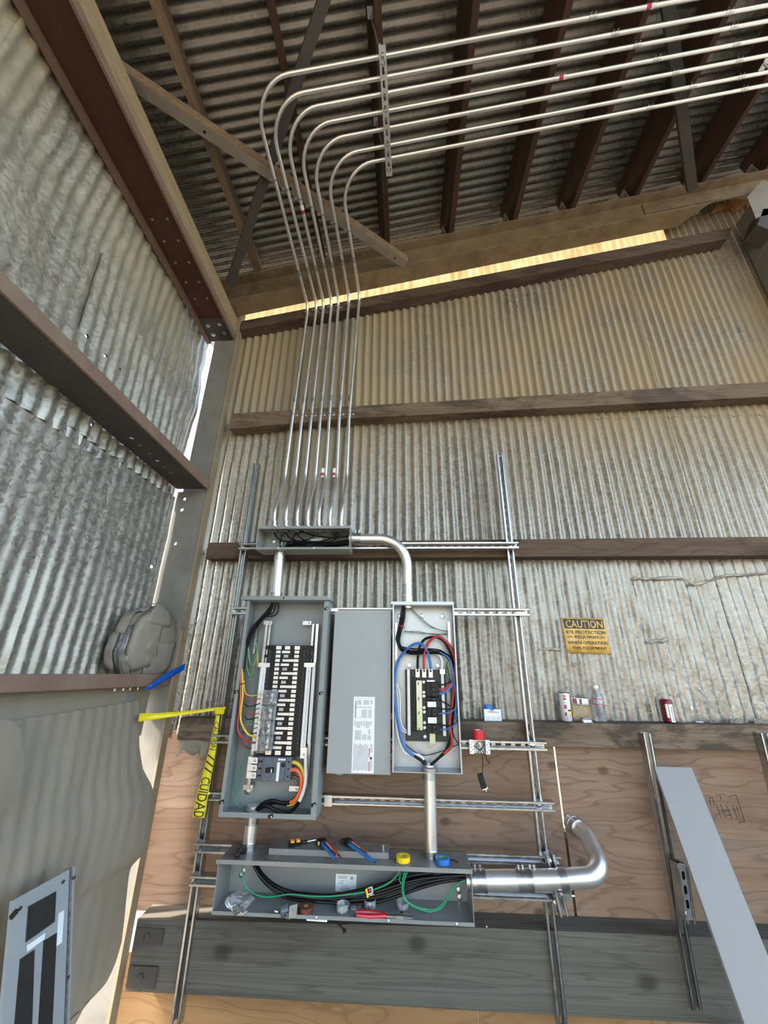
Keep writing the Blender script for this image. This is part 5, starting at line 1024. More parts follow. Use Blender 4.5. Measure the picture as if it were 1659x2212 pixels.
tag(obj('cable_scrap', MB().tube(smooth_path([(0.182, -0.2024, 0.754), (0.1981, -0.196, 0.752), (0.2148, -0.1992, 0.746)]), .0025, 6), 'blackwire', None, True), 'black cable offcut beside the blue tape roll', 'wire')
tag(obj('steel_slug', MB().lathe((-0.1014, -0.1695, 0.7645), (0,0,1), [(.006, 0), (.006, .022), (.004, .0225)], 12), 'tin2', None, True), 'small white metal sleeve standing on the lid strip', 'fitting')
# black lump beside the left conduit
bl = thing('black_bushing', 'black plastic clip cluster beside the short left conduit on the gutter', 'fitting', (-0.7353, -0.1685, 0.742))
for p, r in (((-0.7261, -0.2248, 0.754), .013), ((-0.7236, -0.1928, 0.758), .015), ((-0.7136, -0.1847, 0.752), .011), ((-0.7286, -0.1885, 0.766), .012)):
    obj('clip', MB().lathe(V(p)-V((0,0,r*.8)), (0.2,0.3,1), [(r*.7, 0), (r, r*.4), (r*.8, r*1.3), (r*.3, r*1.6)], 7), 'black', bl)
fix_parent(bl)
# screwdriver
sdv = thing('screwdriver', 'orange and black screwdriver lying on the lid strip', 'screwdriver', (-0.4977, -0.1206, 0.7645))
A = V((-0.5171, -0.1762, 0.7775)); Bp = V((-0.4671, -0.1541, 0.7775)); Cp = V((-0.4427, -0.1429, 0.7775)); Dp = V((-0.3808, -0.0965, 0.7745)); dv = (Bp-A).normalized()
obj('handle', MB().lathe(A, Bp-A, [(.008, 0), (.013, .004), (.0135, .020), (.010, .030), (.0125, .040), (.011, .052), (.007, .060)], 6), 'black', sdv, True)
obj('collar', MB().cyl(Bp, Cp, .007, 8), 'black', sdv, True); obj('shaft', MB().cyl(Cp, Dp, .0032, 8), 'tin2', sdv, True)
s_ = dv.cross(V((0,0,1))).normalized()
for f in (.25, .68):
    for k in (-1, 1): obj('grip_pad', MB().obox(A+dv*(.058*f)+s_*k*.0065+V((0,0,.0095)), dv, s_, (0,0,1), .0085, .0042, .004), 'orangepad', sdv, False, .002)
fix_parent(sdv)
# folding hex key sets
def keyset(label, base, tip, cols, yel):
    t = thing('hex_key_set', label, 'hex keys', base); b = V(base); d = (V(tip)-b); L = d.length; d.normalize(); s = d.cross(V((0,0,1))).normalized()
    obj('holder', MB().obox(b+V((0,0,.012)), d, s, (0,0,1), .016, .017, .010).obox(b-d*.014+s*.010+V((0,0,.012)), (1,.6,0), (-.6,1,0), (0,0,1), .016, .006, .008), 'black', t, False, .003)
    for k, (m, off, ln, r) in enumerate(cols):
        p0 = b+s*off+V((0,0,.014)); p1 = b+d*(L*ln)+s*(off*.75)+V((0,0,.012-.006*ln))
        obj('key_sleeve', MB().cyl(p0.lerp(p1, .12), p1, r, 8), m, t, True)
        obj('key', MB().tube([p1+d*.006, p1.lerp(p0, .5), p0-d*.012, p0-d*.020+s*(.010 if k % 2 else -.008)-d*.02], r*.55, 6), 'darkgrey', t)
    if yel: obj('yellow_button', MB().lathe(b+s*.018+V((0,0,.012)), s, [(.007, 0), (.007, .004), (.004, .006)], 10), 'tapeyellow', t, True)
    fix_parent(t)
keyset('hex key set with coloured sleeves and a yellow button on the lid strip', (-0.3729, -0.1427, 0.7645), (-0.2887, -0.262, 0.7645), [('tapeblue', .012, 1.0, .0058), ('darkgrey', .004, .92, .0040), ('purple', -.003, .80, .0036), ('whitewire', -.009, .55, .0032), ('orange', -.015, .86, .0040), ('red', -.021, 1.02, .0038)], True)
keyset('hex key set with a long blue sleeve, right of the other set', (-0.2609, -0.1293, 0.7645), (-0.1261, -0.2764, 0.7645), [('tapeblue', .012, 1.0, .0062), ('purple', .004, .80, .0042), ('brown', -.002, .66, .0036), ('whitewire', -.008, .38, .0034), ('orange', -.014, .58, .0036), ('greendark', -.019, .42, .003)], False)
# inside the gutter
def cup(label, c, r, h, tilt=(0,0,1)):
    return tag(obj('plastic_cup', MB().lathe(c, tilt, [(r*.9, 0), (r, .004), (r*1.04, h), (r*.98, h), (r*.90, .005), (r*.2, .004)], 20), 'frost', None, True), label, 'cup', 'clear plastic cups in the gutter')
cup('clear plastic cup at the left of the row in the gutter', (-0.2659, -0.1979, 0.5715), .024, .026)
cup('clear plastic cup lid lying flat behind the left cup', (-0.2203, -0.1629, 0.5715), .024, .012, (.1,-.3,1))
cup('clear plastic cup with the printed packet resting in it', (-0.1558, -0.1646, 0.5715), .024, .028)
cup('clear plastic cup at the right of the red pliers', (-0.0184, -0.1609, 0.5715), .024, .024)
pk = thing('printed_packet', 'yellow and black printed packet resting in a clear cup in the gutter', 'packet', (-0.1532, -0.19, 0.6356))
cpt = V((-0.1552, -0.19, 0.637)); au = V((1,.2,.25)).normalized(); aw = V((-.25,-.15,1)).normalized(); an = au.cross(aw)
obj('bag', MB().obox(cpt, au, aw, an, .0185, .019, .006), 'black', pk, False, .006)
for mt, cx, cz, hx, hz in (('tapeyellow', -.013, -.001, .004, .016), ('inkred', .001, .004, .006, .006), ('label', -.002, -.007, .010, .002), ('label', .010, .004, .0022, .010), ('label', .003, .014, .009, .0012), ('label', .004, -.013, .009, .0012)):
    obj('print_patch', MB().obox(cpt-an*.0064+au*cx+aw*cz, au, aw, an, hx, hz, .0004) if an.y > 0 else MB().obox(cpt+an*.0064+au*cx+aw*cz, au, aw, an, hx, hz, .0004), mt, pk)
fix_parent(pk)
tape_roll('brown tape roll lying in the bottom gutter', (-0.4151, -0.2108, ZI+.001), 0.029, 0.019, 0.011, 'tapebrown')
pl = thing('pliers', 'red handled pliers lying in the bottom gutter', 'pliers', (-0.15, -0.2097, 0.5695))
q0 = V((-0.2072, -0.2257, 0.5795)); q1 = V((-0.085, -0.2288, 0.5795)); q2 = V((-0.0217, -0.2272, 0.5795)); q3 = V((0.0228, -0.2316, 0.5775))
obj('handle', MB().tube(smooth_path([q0+V((0,.008,0)), q0.lerp(q1, .5)+V((0,.012,0)), q1+V((0,.005,0))]), .0075, 8), 'tapered', pl, True)
obj('handle', MB().tube(smooth_path([q0+V((.004,-.008,-.002)), q0.lerp(q1, .5)+V((0,-.010,-.002)), q1+V((0,-.004,0))]), .0075, 8), 'tapered', pl, True)
obj('jaw', MB().tube([q1+V((0,.004,0)), q2+V((0,.006,0)), q3+V((0,.002,0))], [.006, .009, .003], 6), 'zincdull', pl); obj('jaw', MB().tube([q1+V((0,-.004,0)), q2+V((0,-.006,0)), q3+V((0,-.002,0))], [.006, .009, .003], 6), 'zinc', pl)
obj('pivot', MB().lathe(q2+V((0,0,.006)), (0,0,1), [(.006, 0), (.006, .004)], 10), 'tin2', pl); fix_parent(pl)
ct = thing('strut_clamp', 'dark pipe clamp fitting lying in the gutter left of the brown tape', 'fitting', (-0.4943, -0.2104, 0.5695))
c0 = V((-0.5112, -0.2498, 0.5875))
obj('band', MB().lathe(c0, (1,.3,.1), [(.019, 0), (.021, .004), (.021, .026), (.019, .030)], 14), 'breaker', ct, True)
obj('plate', MB().obox(c0+V((.052,-.004,.004)), (1,.2,.2), (-.2,1,0), (0,0,1), .016, .004, .020), 'zincdull', ct); obj('plate', MB().obox(c0+V((.044,.010,-.004)), (1,-.4,.2), (.4,1,0), (0,0,1), .014, .003, .014), 'zinc', ct)
obj('screw', MB().cyl(c0+V((-.010,-.006,.0)), c0+V((-.022,-.010,.004)), .0045, 8), 'tin2', ct); obj('screw', MB().cyl(c0+V((.034,-.016,-.014)), c0+V((.034,-.020,.006)), .004, 8), 'tin2', ct); fix_parent(ct)
bg_ = thing('screw_bag', 'clear plastic bag of small shiny fittings in the left end of the gutter', 'bag', (-0.7073, -0.1849, 0.5695))
bc = V((-0.6896, -0.2405, 0.5915))
def bagf(u, v):
    a = u*2*math.pi; r = .012+.035*math.sin(min(v*1.25, 1)*math.pi*.5)*(1-.6*max(0, v-.75)*2); n1 = nz(math.cos(a)*1.7, math.sin(a)*1.7, v*3)
    return bc+V((math.cos(a)*r*1.25+.010*n1, math.sin(a)*r*.8, -.020+.055*v+.008*nz(a, v*5)))
obj('film', MB().grid(bagf, 26, 12), 'clear', bg_, True)
for q in range(16):
    p = bc+V((rnd.uniform(-.012,.042), rnd.uniform(-.015,.015), rnd.uniform(-.018,.004))); dq = V((rnd.uniform(-1,1), rnd.uniform(-1,1), rnd.uniform(-.5,1)))
    obj('fitting_screw', MB().lathe(p, dq, [(.0055, 0), (.0055, .003), (.003, .0035), (.003, .010)], 7), 'tin2', bg_)
fix_parent(bg_)
sk = tag(obj('threaded_stud', MB().cyl((0.3419, -0.03, 0.4869), (0.3385, -0.05, 0.4691), .0035, 8).lathe((0.3388, -0.05, 0.4721), (0,-.6,-1), [(.006, 0), (.006, .003)], 8), 'tin2'), 'small bright stud on the plank right of the gutter', 'fitting')
zt_ = thing('cable_tie', 'black cable tie end hanging below the bottom gutter', 'cable tie', (-0.2641, -0.2, 0.5406))
obj('strap', MB().tube(smooth_path([(-0.2983, -0.2, 0.5394), (-0.2708, -0.215, 0.5334), (-0.2546, -0.22, 0.5252), (-0.2525, -0.22, 0.521)]), .0026, 6), 'black', zt_, True)
obj('strap', MB().tube(smooth_path([(-0.2731, -0.2, 0.5317), (-0.2398, -0.21, 0.5392), (-0.2109, -0.2, 0.5425)]), .0022, 6), 'black', zt_, True); obj('head', MB().obox((-0.2525, -0.22, 0.521), (1,0,.5), (0,1,0), (-.5,0,1), .006, .004, .005), 'black', zt_); fix_parent(zt_)
tag(obj('paper_slip', MB().obox((-0.3629, -0.236, 0.5604), (1,0,-.02), (0,1,0), (0,0,1), .042, .006, .0035), 'label'), 'white strip poking out under the bottom gutter', 'strip')
# ================================================================ square box with red tape
sb = thing('square_box', 'small zinc square box mounted on the level strut right of the panelboards', 'box', (0,0,0))
sx0, sx1, sz0, sz1 = 0.3055, 0.3980, 1.1296, 1.1835
openbox(sb, sx0, sx1, -0.115, YBK, sz0, sz1, 'zinc', .002)
for x in (sx0-.002, sx1-.018):
    m_ = MB().box(x, x+.020, -0.119, -0.116, sz0-.004, sz1+.002); o_ = obj('mounting_ear', m_, 'white', sb, False, .002)
    mb = MB()
    for q in range(5): mb.lathe((x+.010+.004*((q*2) % 3-1), -0.1192, lerp(sz0+.006, sz1-.008, q/4)), OUT, [(.0022, 0), (.0022, .0004)], 8)
    obj('ear_holes', mb, 'inkblack', o_)
obj('knockout_ring', MB().tube([V(((sx0+sx1)/2+.004+math.cos(q*.5236)*.017, YBK-.006, (sz0+sz1)/2+math.sin(q*.5236)*.017)) for q in range(12)], .0022, 6, True, True), 'zincdull', sb)
obj('mounting_screw', MB().lathe(((sx0+sx1)/2-.004, YBK-.003, (sz0+sz1)/2+.002), OUT, [(.008, 0), (.008, .002), (.003, .005)], 10), 'tin2', sb)
tape_roll('red tape roll standing on the small zinc square box', (0.3536, -0.100, sz1+.002), .0285, .040, .016, 'tapered', 'label')
wire('green wire from the small zinc box to the black receptacle', [(0.3506, -0.118, 1.1436), (0.3379, -0.118, 1.1205), (0.3318, -0.118, 1.0959), (0.3362, -0.118, 1.068), (0.3409, -0.118, 1.046)], .0018, 'greendark', 'wires of the small zinc box')
wire('black wire from the small zinc box to the black receptacle', [(0.3531, -0.116, 1.1432), (0.3619, -0.116, 1.1168), (0.3616, -0.116, 1.0868), (0.3563, -0.116, 1.0459)], .0018, 'blackwire', 'wires of the small zinc box')
wire('loose black wire hanging to the right of the small zinc box', [(0.3596, -0.118, 1.1476), (0.373, -0.118, 1.125), (0.384, -0.118, 1.1008), (0.3938, -0.118, 1.0898)], .0018, 'blackwire', 'wires of the small zinc box')
wire('black wire coiled inside the small zinc box', [(0.3226, -0.11, 1.1607), (0.3393, -0.11, 1.1495), (0.3541, -0.11, 1.1421), (0.3706, -0.11, 1.1578), (0.3763, -0.11, 1.1734), (0.3635, -0.11, 1.1789)], .0018, 'blackwire', 'wires of the small zinc box')
rc_ = thing('receptacle', 'black receptacle dangling by wires below the small zinc box', 'receptacle', (0.3487, -0.12, 1.0138))
rc0 = V((0.3516, -0.118, 1.0188)); ru = V((.28,0,-1)).normalized(); rs = V((1,0,.28)).normalized()
obj('body', MB().obox(rc0, ru, rs, (0,1,0), .029, .0125, .010), 'black', rc_, False, .002); obj('yoke', MB().obox(rc0+ru*.031+rs*.004, ru, rs, (0,1,0), .004, .013, .003), 'white', rc_)
mb = MB()
for q in range(4): mb.lathe(rc0+rs*.0125+ru*(-.018+.012*q), rs, [(.003, 0), (.003, .003)], 6)
obj('terminal_screw', mb, 'tin2', rc_); obj('fixing_screw', MB().cyl(rc0+ru*.034+rs*.004, rc0+ru*.044+rs*.005, .003, 6), 'tin2', rc_)
obj('tail_wire', MB().tube(smooth_path([rc0+ru*.042, rc0+ru*.048+rs*.012, rc0+ru*.046+rs*.016]), .0012, 5), 'darkgrey', rc_); fix_parent(rc_)
# ================================================================ things on the ledge
LY = 0.042
def onledge(px): return 1.246
bxo = thing('small_box', 'small blue and white printed carton with a blue cap standing on the ledge', 'carton', (0.4520, .03, 1.247))
ax0, ax1, az0, az1 = 0.4083, 0.4986, 1.246, 1.246+.058
obj('carton', B(ax0, ax1, .022, .052, az0, az1), 'skyblue', bxo); fp = obj('front_panel', B(ax0+.003, ax1-.002, .0212, .022, az0+.004, az1-.001), 'label', bxo)
mb = MB(); w = ax1-ax0
for z, a, b in ((.80, .2, .6), (.74, .3, .85)): mb.box(ax0+w*a, ax0+w*b, .0208, .0212, az0+.058*z-.001, az0+.058*z+.0012)
obj('red_print', mb, 'inkred', fp); mb = MB()
for q in range(3):
    for z in (.36, .28, .20, .13): mb.box(ax0+w*(.12+.29*q), ax0+w*(.34+.29*q), .0208, .0212, az0+.058*z, az0+.058*z+.0014)
obj('grey_print', mb, 'inkgrey', fp)
obj('cap', MB().lathe((ax0+w*.30, .037, az1), (0,0,1), [(.022, 0), (.022, .016), (.020, .018)], 18), 'tapeblue', bxo, True)
obj('notch', MB().prism([(math.cos(a)*.011, -abs(math.sin(a))*.008) for a in [math.pi*q/8 for q in range(9)]], (ax0+w*.48, .0208, az1), (1,0,0), (0,0,1), (0,1,0), .001), 'tapeblue', bxo); fix_parent(bxo)
def can(label, x, z, r, h, mat, tilt, bands):
    t = thing('drink_can', label, 'can', (x, LY, z)); ax = V(tilt).normalized(); o = V((x, LY, z))
    obj('body', MB().lathe(o, ax, [(r*.82, 0), (r, .006), (r, h-.010), (r*.86, h-.002), (r*.84, h), (r*.80, h-.002), (.002, h-.003)], 20), mat, t, True)
    for a, b, m, lo, hi in bands:
        mb = MB(); n = 8; u = V((1,0,0)); u = (u-ax*u.dot(ax)).normalized(); w = ax.cross(u); vs = []
        for q in range(n+1):
            an = math.radians(lerp(lo, hi, q/n))
            for hh in (a, b): vs.append(o+ax*(h*hh)+(u*math.cos(an)-w*math.sin(an))*(r*1.01))
        mb.add(vs, [(2*q, 2*q+2, 2*q+3, 2*q+1) for q in range(n)]); obj('print_patch', mb, m, t, True)
    fix_parent(t)
can('tall white drink can with small coloured pictures on the ledge', 0.8364, 1.252, .0265, .138, 'canwhite', (.03,.04,1),
    [(.96, .995, 'black', 0, 180), (.80, .90, 'orange', 95, 125), (.72, .78, 'inkblack', 95, 120), (.62, .645, 'inkgrey', 80, 125), (.42, .56, 'inkred', 95, 122), (.34, .40, 'inkblack', 45, 85), (.24, .33, 'tapeyellow', 40, 80), (.18, .24, 'inkgrey', 55, 75), (.18, .30, 'inkblack', 105, 122), (.07, .13, 'inkgrey', 95, 115)])
can('maroon and silver drink can on the ledge', 1.3515, 1.254, .029, .108, 'canred', (.03,.03,1), [(.22, .80, 'zinc', 15, 55), (.04, .80, 'canwhite', 62, 105), (.22, .80, 'zinc', 112, 135), (.10, .72, 'inkgrey', 76, 88)])
bo = thing('water_bottle', 'clear ridged water bottle with a red banded label on the ledge', 'bottle', (1.0075, LY, 1.250)); o = V((1.0075, LY, 1.251))
prof = [(.020, 0), (.030, .004)]
for q in range(8): prof += [(.031, .010+.008*q), (.0285, .014+.008*q)]
prof += [(.030, .078), (.030, .112), (.026, .126), (.013, .145), (.0115, .150), (.0115, .160)]
obj('bottle_body', MB().lathe(o, (.02,.03,1), prof, 18), 'clear', bo, True); obj('cap', MB().lathe(o+V((.003,.005,.158)), (.02,.03,1), [(.0135, 0), (.0135, .012), (.012, .014)], 14), 'white', bo, True)
obj('paper_label', MB().lathe(o+V((.0016,.0024,.080)), (.02,.03,1), [(.0303, 0), (.0303, .030)], 18), 'frost', bo, True)
for h in (.081, .106): obj('label_band', MB().lathe(o+V((.0016,.0024,h)), (.02,.03,1), [(.0306, 0), (.0306, .0032)], 18), 'inkred', bo, True)
fix_parent(bo)
pb = thing('cardboard_scrap', 'tan cardboard sleeve with a barcode strip between the can and the bottle', 'card', (0.9101, .06, 1.25))
obj('card', MB().grid(lambda u, v: (lerp(0.8768, 0.9821, u), .066-.010*math.sin(u*3.1)+.004*nz(u*4, v*4), lerp(1.250, 1.352, v)), 10, 8), 'card', pb, True, 0, .001)
obj('price_strip', MB().grid(lambda u, v: (lerp(0.8770, 0.9659, u), .052-.008*math.sin(u*3.1), lerp(1.332, 1.362, v)-.004*u), 8, 2), 'label', pb, True, 0, .001)
mb = MB()
for a, b, m in ((.04, .28, 'y'), (.42, .55, 'r')): mb.grid(lambda u, v, a=a, b=b: (lerp(0.8770, 0.9659, lerp(a, b, u)), .0505-.008*math.sin(lerp(a, b, u)*3.1), lerp(1.334, 1.359, v)-.004*lerp(a, b, u)), 3, 1)
obj('strip_print', mb, 'tapebrown', pb); fix_parent(pb)
st = thing('paper_stack', 'small pale grey folded stack on the ledge in front of the bottle', 'paper', (0.9284, .02, 1.25))
for q in range(3): obj('fold', MB().obox((0.9237+.004*q, .024, 1.268-.009*q), (1,.1,-.05*q), (0,1,0), (0,0,1), .021+.002*q, .012, .0045), 'whitewire' if q else 'ducts', st, False, .003)
fix_parent(st)
for i, (x, y, s, m, lab) in enumerate(((1476,1556,.016,'card','tan scrap beside the maroon can'), (1515,1561,.017,'label','white chip lying on the ledge right of the maroon can'), (1545,1556,.022,'duct','dark flake of putty on the ledge'), (1590,1544,.030,'duct','broken grey putty flakes on the ledge'), (1642,1540,.034,'leftlow','flat grey putty piece at the right end of the ledge'))):
    tag(obj('debris_flake', MB().grid(lambda u, v, i=i, s=s: (1.4727+0+(u-.5)*s*2, .05+.008*nz(u*3, v*3, i), 1.256+v*s*(1.1 if i > 1 else .4)*(0.6+.6*nz(u*5, i))), 6, 4), m, None, False, 0, .002), lab, 'debris').location.x = [1.4179, 1.5041, 1.5752, 1.6848, 1.8053][i]-1.4727
tag(obj('paint_chip', MB().grid(lambda u, v: (1.5002+.012*(u-.5)*(1.2-v*.9), .082, 1.3175+.020*(.5-v)), 3, 4), 'label', None, False, 0, .002), 'white foam chip stuck on the wall right of the maroon can', 'debris')
# paper scraps and tape remains on the wall
def scrap(label, pts, wid, mat, y=0.082, name='tape_scrap'):
    P = [V(p) for p in smooth_path(pts, 4)]; mb = MB(); vs = []
    for i, p in enumerate(P):
        h = wid*(0.7+.5*nz(i*.6, wid*50)); c = .006*nz(i*.9, 2)
        vs += [p+V((0, c, h)), p+V((0, -.004-c, 0)), p+V((0, c*.5, -h))]
    mb.add(vs, [(3*i+k, 3*i+k+1, 3*i+k+4, 3*i+k+3) for i in range(len(P)-1) for k in (0, 1)])
    return tag(obj(name, mb, mat, None, True, 0, .0012), label, 'tape')
scrap('long torn pale tape strip curling across the right of the back wall', [(1.3501, 0.083, 2.0037), (1.4209, 0.083, 2.001), (1.4868, 0.083, 2.001), (1.5801, 0.083, 2.0066), (1.6428, 0.083, 1.9957), (1.6826, 0.083, 1.9687), (1.7426, 0.083, 1.9795), (1.8134, 0.083, 2.0012), (1.8837, 0.083, 2.0203), (1.9622, 0.083, 2.023), (2.1177, 0.083, 2.0339), (2.1991, 0.083, 2.0393)], .010, 'scrap')
scrap('torn pale tape strip hanging down at the left end of the long tape', [(1.3534, 0.081, 2.0116), (1.3414, 0.081, 1.9678), (1.3427, 0.081, 1.9247), (1.3454, 0.081, 1.9008)], .016, 'scrap')
scrap('short pale tape scrap on the back wall right of the caution sign', [(1.3636, 0.083, 1.6437), (1.4008, 0.083, 1.6538), (1.4302, 0.083, 1.6516), (1.4687, 0.083, 1.6667)], .011, 'scrap')
scrap('curled white tape scrap above the ledge near the right edge', [(1.5597, 0.083, 1.4138), (1.5774, 0.083, 1.3916), (1.5901, 0.083, 1.3607), (1.5952, 0.083, 1.3367), (1.5979, 0.083, 1.3214)], .008, 'label')
scrap('cream tape scrap left of the caution sign', [(0.7737, 0.083, 1.6017), (0.8046, 0.083, 1.6044), (0.8326, 0.083, 1.6047), (0.8675, 0.083, 1.6001)], .009, 'scrap')
# faint sprayed letters, dirt marks on the sheets
sg = thing('caution_sign', 'faded orange and black caution sign fixed to the corrugated wall', 'sign', (0.985, 0.08, 1.675))
q00, q10, q11, q01 = [V(p) for p in [(0.9039, 0.078, 1.5858), (1.1389, 0.078, 1.5833), (1.1394, 0.078, 1.7718), (0.897, 0.078, 1.7756)]]
def sgp(u, v, dy=0.0): p = q00.lerp(q10, u).lerp(q01.lerp(q11, u), v); return V((p.x, .0775+.0028*math.cos(2*math.pi*p.x/PITCH)-dy, p.z))
obj('sign_plate', MB().grid(lambda u, v: sgp(u, v), 40, 4), 'signyellow', sg, True, 0, .001)
obj('black_panel', MB().grid(lambda u, v: sgp(lerp(.035, .955, u), lerp(.685, .965, v), .0012), 36, 1), 'signblack', sg, True)
def sfn(p): return sgp((p.x), (p.z), .002)
sw, sh = (q10-q00).length, (q01-q00).length
def sline(s, uc, vc, size, mat, width):
    ob = text_mesh(s, 1.0, mat, (0,0,0), (1,0,0), (0,0,1), None, bold=0.012)
    me = ob.data; xs = [v_.co.x for v_ in me.vertices]; zs = [v_.co.z for v_ in me.vertices]; wx = max(xs)-min(xs); hz = max(zs)-min(zs); mx_ = (max(xs)+min(xs))/2; mz_ = (max(zs)+min(zs))/2
    for v_ in me.vertices: v_.co = sgp(uc+(v_.co.x-mx_)/wx*width, vc+(v_.co.z-mz_)/hz*size, .0026)
    ob.parent = sg
sline('CAUTION', .495, .82, .215, 'signyellow', .84)
for s_, vc, wd in (('EYE PROTECTION', .585, .90), ('REQUIRED', .445, .55), ('WHEN OPERATING', .285, .93), ('THIS EQUIPMENT', .135, .80)): sline(s_, .51 if vc != .135 else .53, vc, .095, 'signblack', wd)
for uc in (.12, .87):
    for vv in (.425, .463): obj('sign_rule', MB().grid(lambda u, v, uc=uc, vv=vv: sgp(uc-.065+.13*u, vv+.012*v, .0026), 6, 1), 'signblack', sg)
fix_parent(sg)
# stencilled marks on the right plywood sheet
ink_ = thing('stencil_marks', 'faint black stencilled marks on the plywood right of the leaning cover', 'marking', (1.5722, 0.093, 0.8929))
mb = MB()
def pline(x0, y0, x1, y1, w=.0022):
    a, b = V((PX0+(x0)*SXP, .0932, PZ0-(y0)*SXP)), V((PX0+(x1)*SXP, .0932, PZ0-(y1)*SXP)); mb.bar(a, b, (0,1,0), w, .0006)
PX0, PZ0, SXP = 1.4872, 0.9381, .0021
for l in ((0,8,0,22), (8,8,8,22), (0,8,8,8), (16,2,22,2), (26,0,26,12), (30,0,38,0), (45,5,62,0), (62,0,66,52), (66,52,52,54), (12,20,16,46), (22,20,27,46), (34,20,40,48), (14,32,38,32), (48,20,52,44), (56,20,58,42), (48,30,58,30), (26,40,40,40)): pline(*l)
obj('marks', mb, 'darkgrey', ink_); fix_parent(ink_)
# leaning cover
lc = thing('leaning_cover', 'long pale grey metal cover leaning against the plywood on the right', 'cover')
a, b, c_, d_ = [V(p) for p in ((1.1769, -0.052, 1.0791), (1.3494, -0.052, 1.0792), (1.3313, -0.27, 0.5365), (1.1591, -0.27, 0.5309))]
dl = ((d_-a)+(c_-b))/2; k_ = (a.z+0.0)/-dl.z; w_ = (b-a); e_ = a+dl*k_; nrm = w_.cross(dl).normalized()
if nrm.y > 0: nrm = -nrm
obj('cover_sheet', MB().hexa([e_, e_+w_, e_+w_-nrm*.002, e_-nrm*.002, a, b, b-nrm*.002, a-nrm*.002]), 'coverlight', lc)
obj('edge_flange', MB().hexa([e_-nrm*.012, e_-nrm*.012+w_*.006, e_+w_*.006, e_, a-nrm*.012, a-nrm*.012+w_*.006, a+w_*.006, a]), 'cover', lc)
obj('edge_flange', MB().hexa([e_+w_*.994-nrm*.012, e_+w_-nrm*.012, e_+w_, e_+w_*.994, b-w_*.006-nrm*.012, b-nrm*.012, b, b-w_*.006]), 'cover', lc)
for p in ((1.3434, -0.09, 0.9659), (1.3377, -0.178, 0.7344), (1.3368, -0.1, 0.9306)): obj('screw_hole', MB().lathe(V(p)+nrm*.004, nrm, [(.0035, 0), (.0035, .0004)], 8), 'white', lc)
# grey panel front on the left wall
gp = thing('panel_trim', 'grey panel front with dark windows hung on the left wall', 'panel', (-1.2, -0.616, 0.5846))
def gquad(pts, th, mat, nm, bv=0.0, par=None):
    q = [V(p) for p in pts]; n = (q[1]-q[0]).cross(q[3]-q[0]).normalized(); n = n if n.x > 0 else -n; k = len(q)
    return obj(nm, MB().add([p-n*th for p in q]+q, [tuple(range(k)), tuple(range(2*k-1, k-1, -1))]+[(i, i+k, (i+1) % k+k, (i+1) % k) for i in range(k)]), mat, par or gp, False, bv)
gquad([(-1.2, -0.7945, 0.8458), (-1.2, -0.5789, 0.8336), (-1.0593, -0.5878, 0.3345), (-1.0837, -0.8137, 0.4339)], .010, 'cover', 'trim_plate')
gquad([(-1.2036, -0.5739, 0.8314), (-1.2036, -0.5486, 0.8298), (-1.0586, -0.561, 0.3157), (-1.0625, -0.5828, 0.3308)], .03, 'cover', 'edge_return')
gquad([(-1.1981, -0.5752, 0.8341), (-1.1982, -0.5679, 0.8338), (-1.0556, -0.5786, 0.3282), (-1.0566, -0.5841, 0.332)], .004, 'zincdull', 'edge_rib')
w_ = gquad([(-1.1869, -0.7415, 0.8075), (-1.1861, -0.6361, 0.7984), (-1.1642, -0.6376, 0.721), (-1.1636, -0.7445, 0.7248)], .003, 'darkgrey', 'window', .001)
gquad([(-1.1842, -0.7363, 0.8029), (-1.1835, -0.6452, 0.7952), (-1.1648, -0.6471, 0.7291), (-1.164, -0.7388, 0.7314)], .001, 'inkblack', 'window_pane', 0, w_)
gquad([(-1.1561, -0.7593, 0.6954), (-1.1557, -0.7105, 0.6912), (-1.0781, -0.7039, 0.4151), (-1.0899, -0.7697, 0.4607)], .002, 'inkblack', 'breaker_slot'); gquad([(-1.1572, -0.6774, 0.6946), (-1.1562, -0.6273, 0.6883), (-1.0658, -0.6356, 0.3677), (-1.0752, -0.6881, 0.4041)], .002, 'inkblack', 'breaker_slot')
gquad([(-1.1624, -0.7373, 0.7147), (-1.1624, -0.6727, 0.711), (-1.1584, -0.6753, 0.6968), (-1.1581, -0.7361, 0.6994)], .001, 'label', 'rating_label'); gquad([(-1.1698, -0.6216, 0.7343), (-1.1697, -0.5986, 0.7325), (-1.1471, -0.6045, 0.6527), (-1.1474, -0.6269, 0.6552)], .001, 'label', 'rating_label')
for p in [(-1.1901, -0.6088, 0.8112), (-1.1889, -0.7707, 0.8161), (-1.1884, -0.5607, 0.8024), (-1.1178, -0.5774, 0.5526)]: obj('screw', MB().lathe(p, (1,0,-.2), [(.006, 0), (.005, .002), (.002, .003)], 8), 'inkblack', gp)
obj('wing_nut', MB().obox((-1.1866, -0.7928, 0.813), (0,1,.5), (0,-.5,1), (1,0,0), .010, .006, .004), 'inkblack', gp); fix_parent(gp)
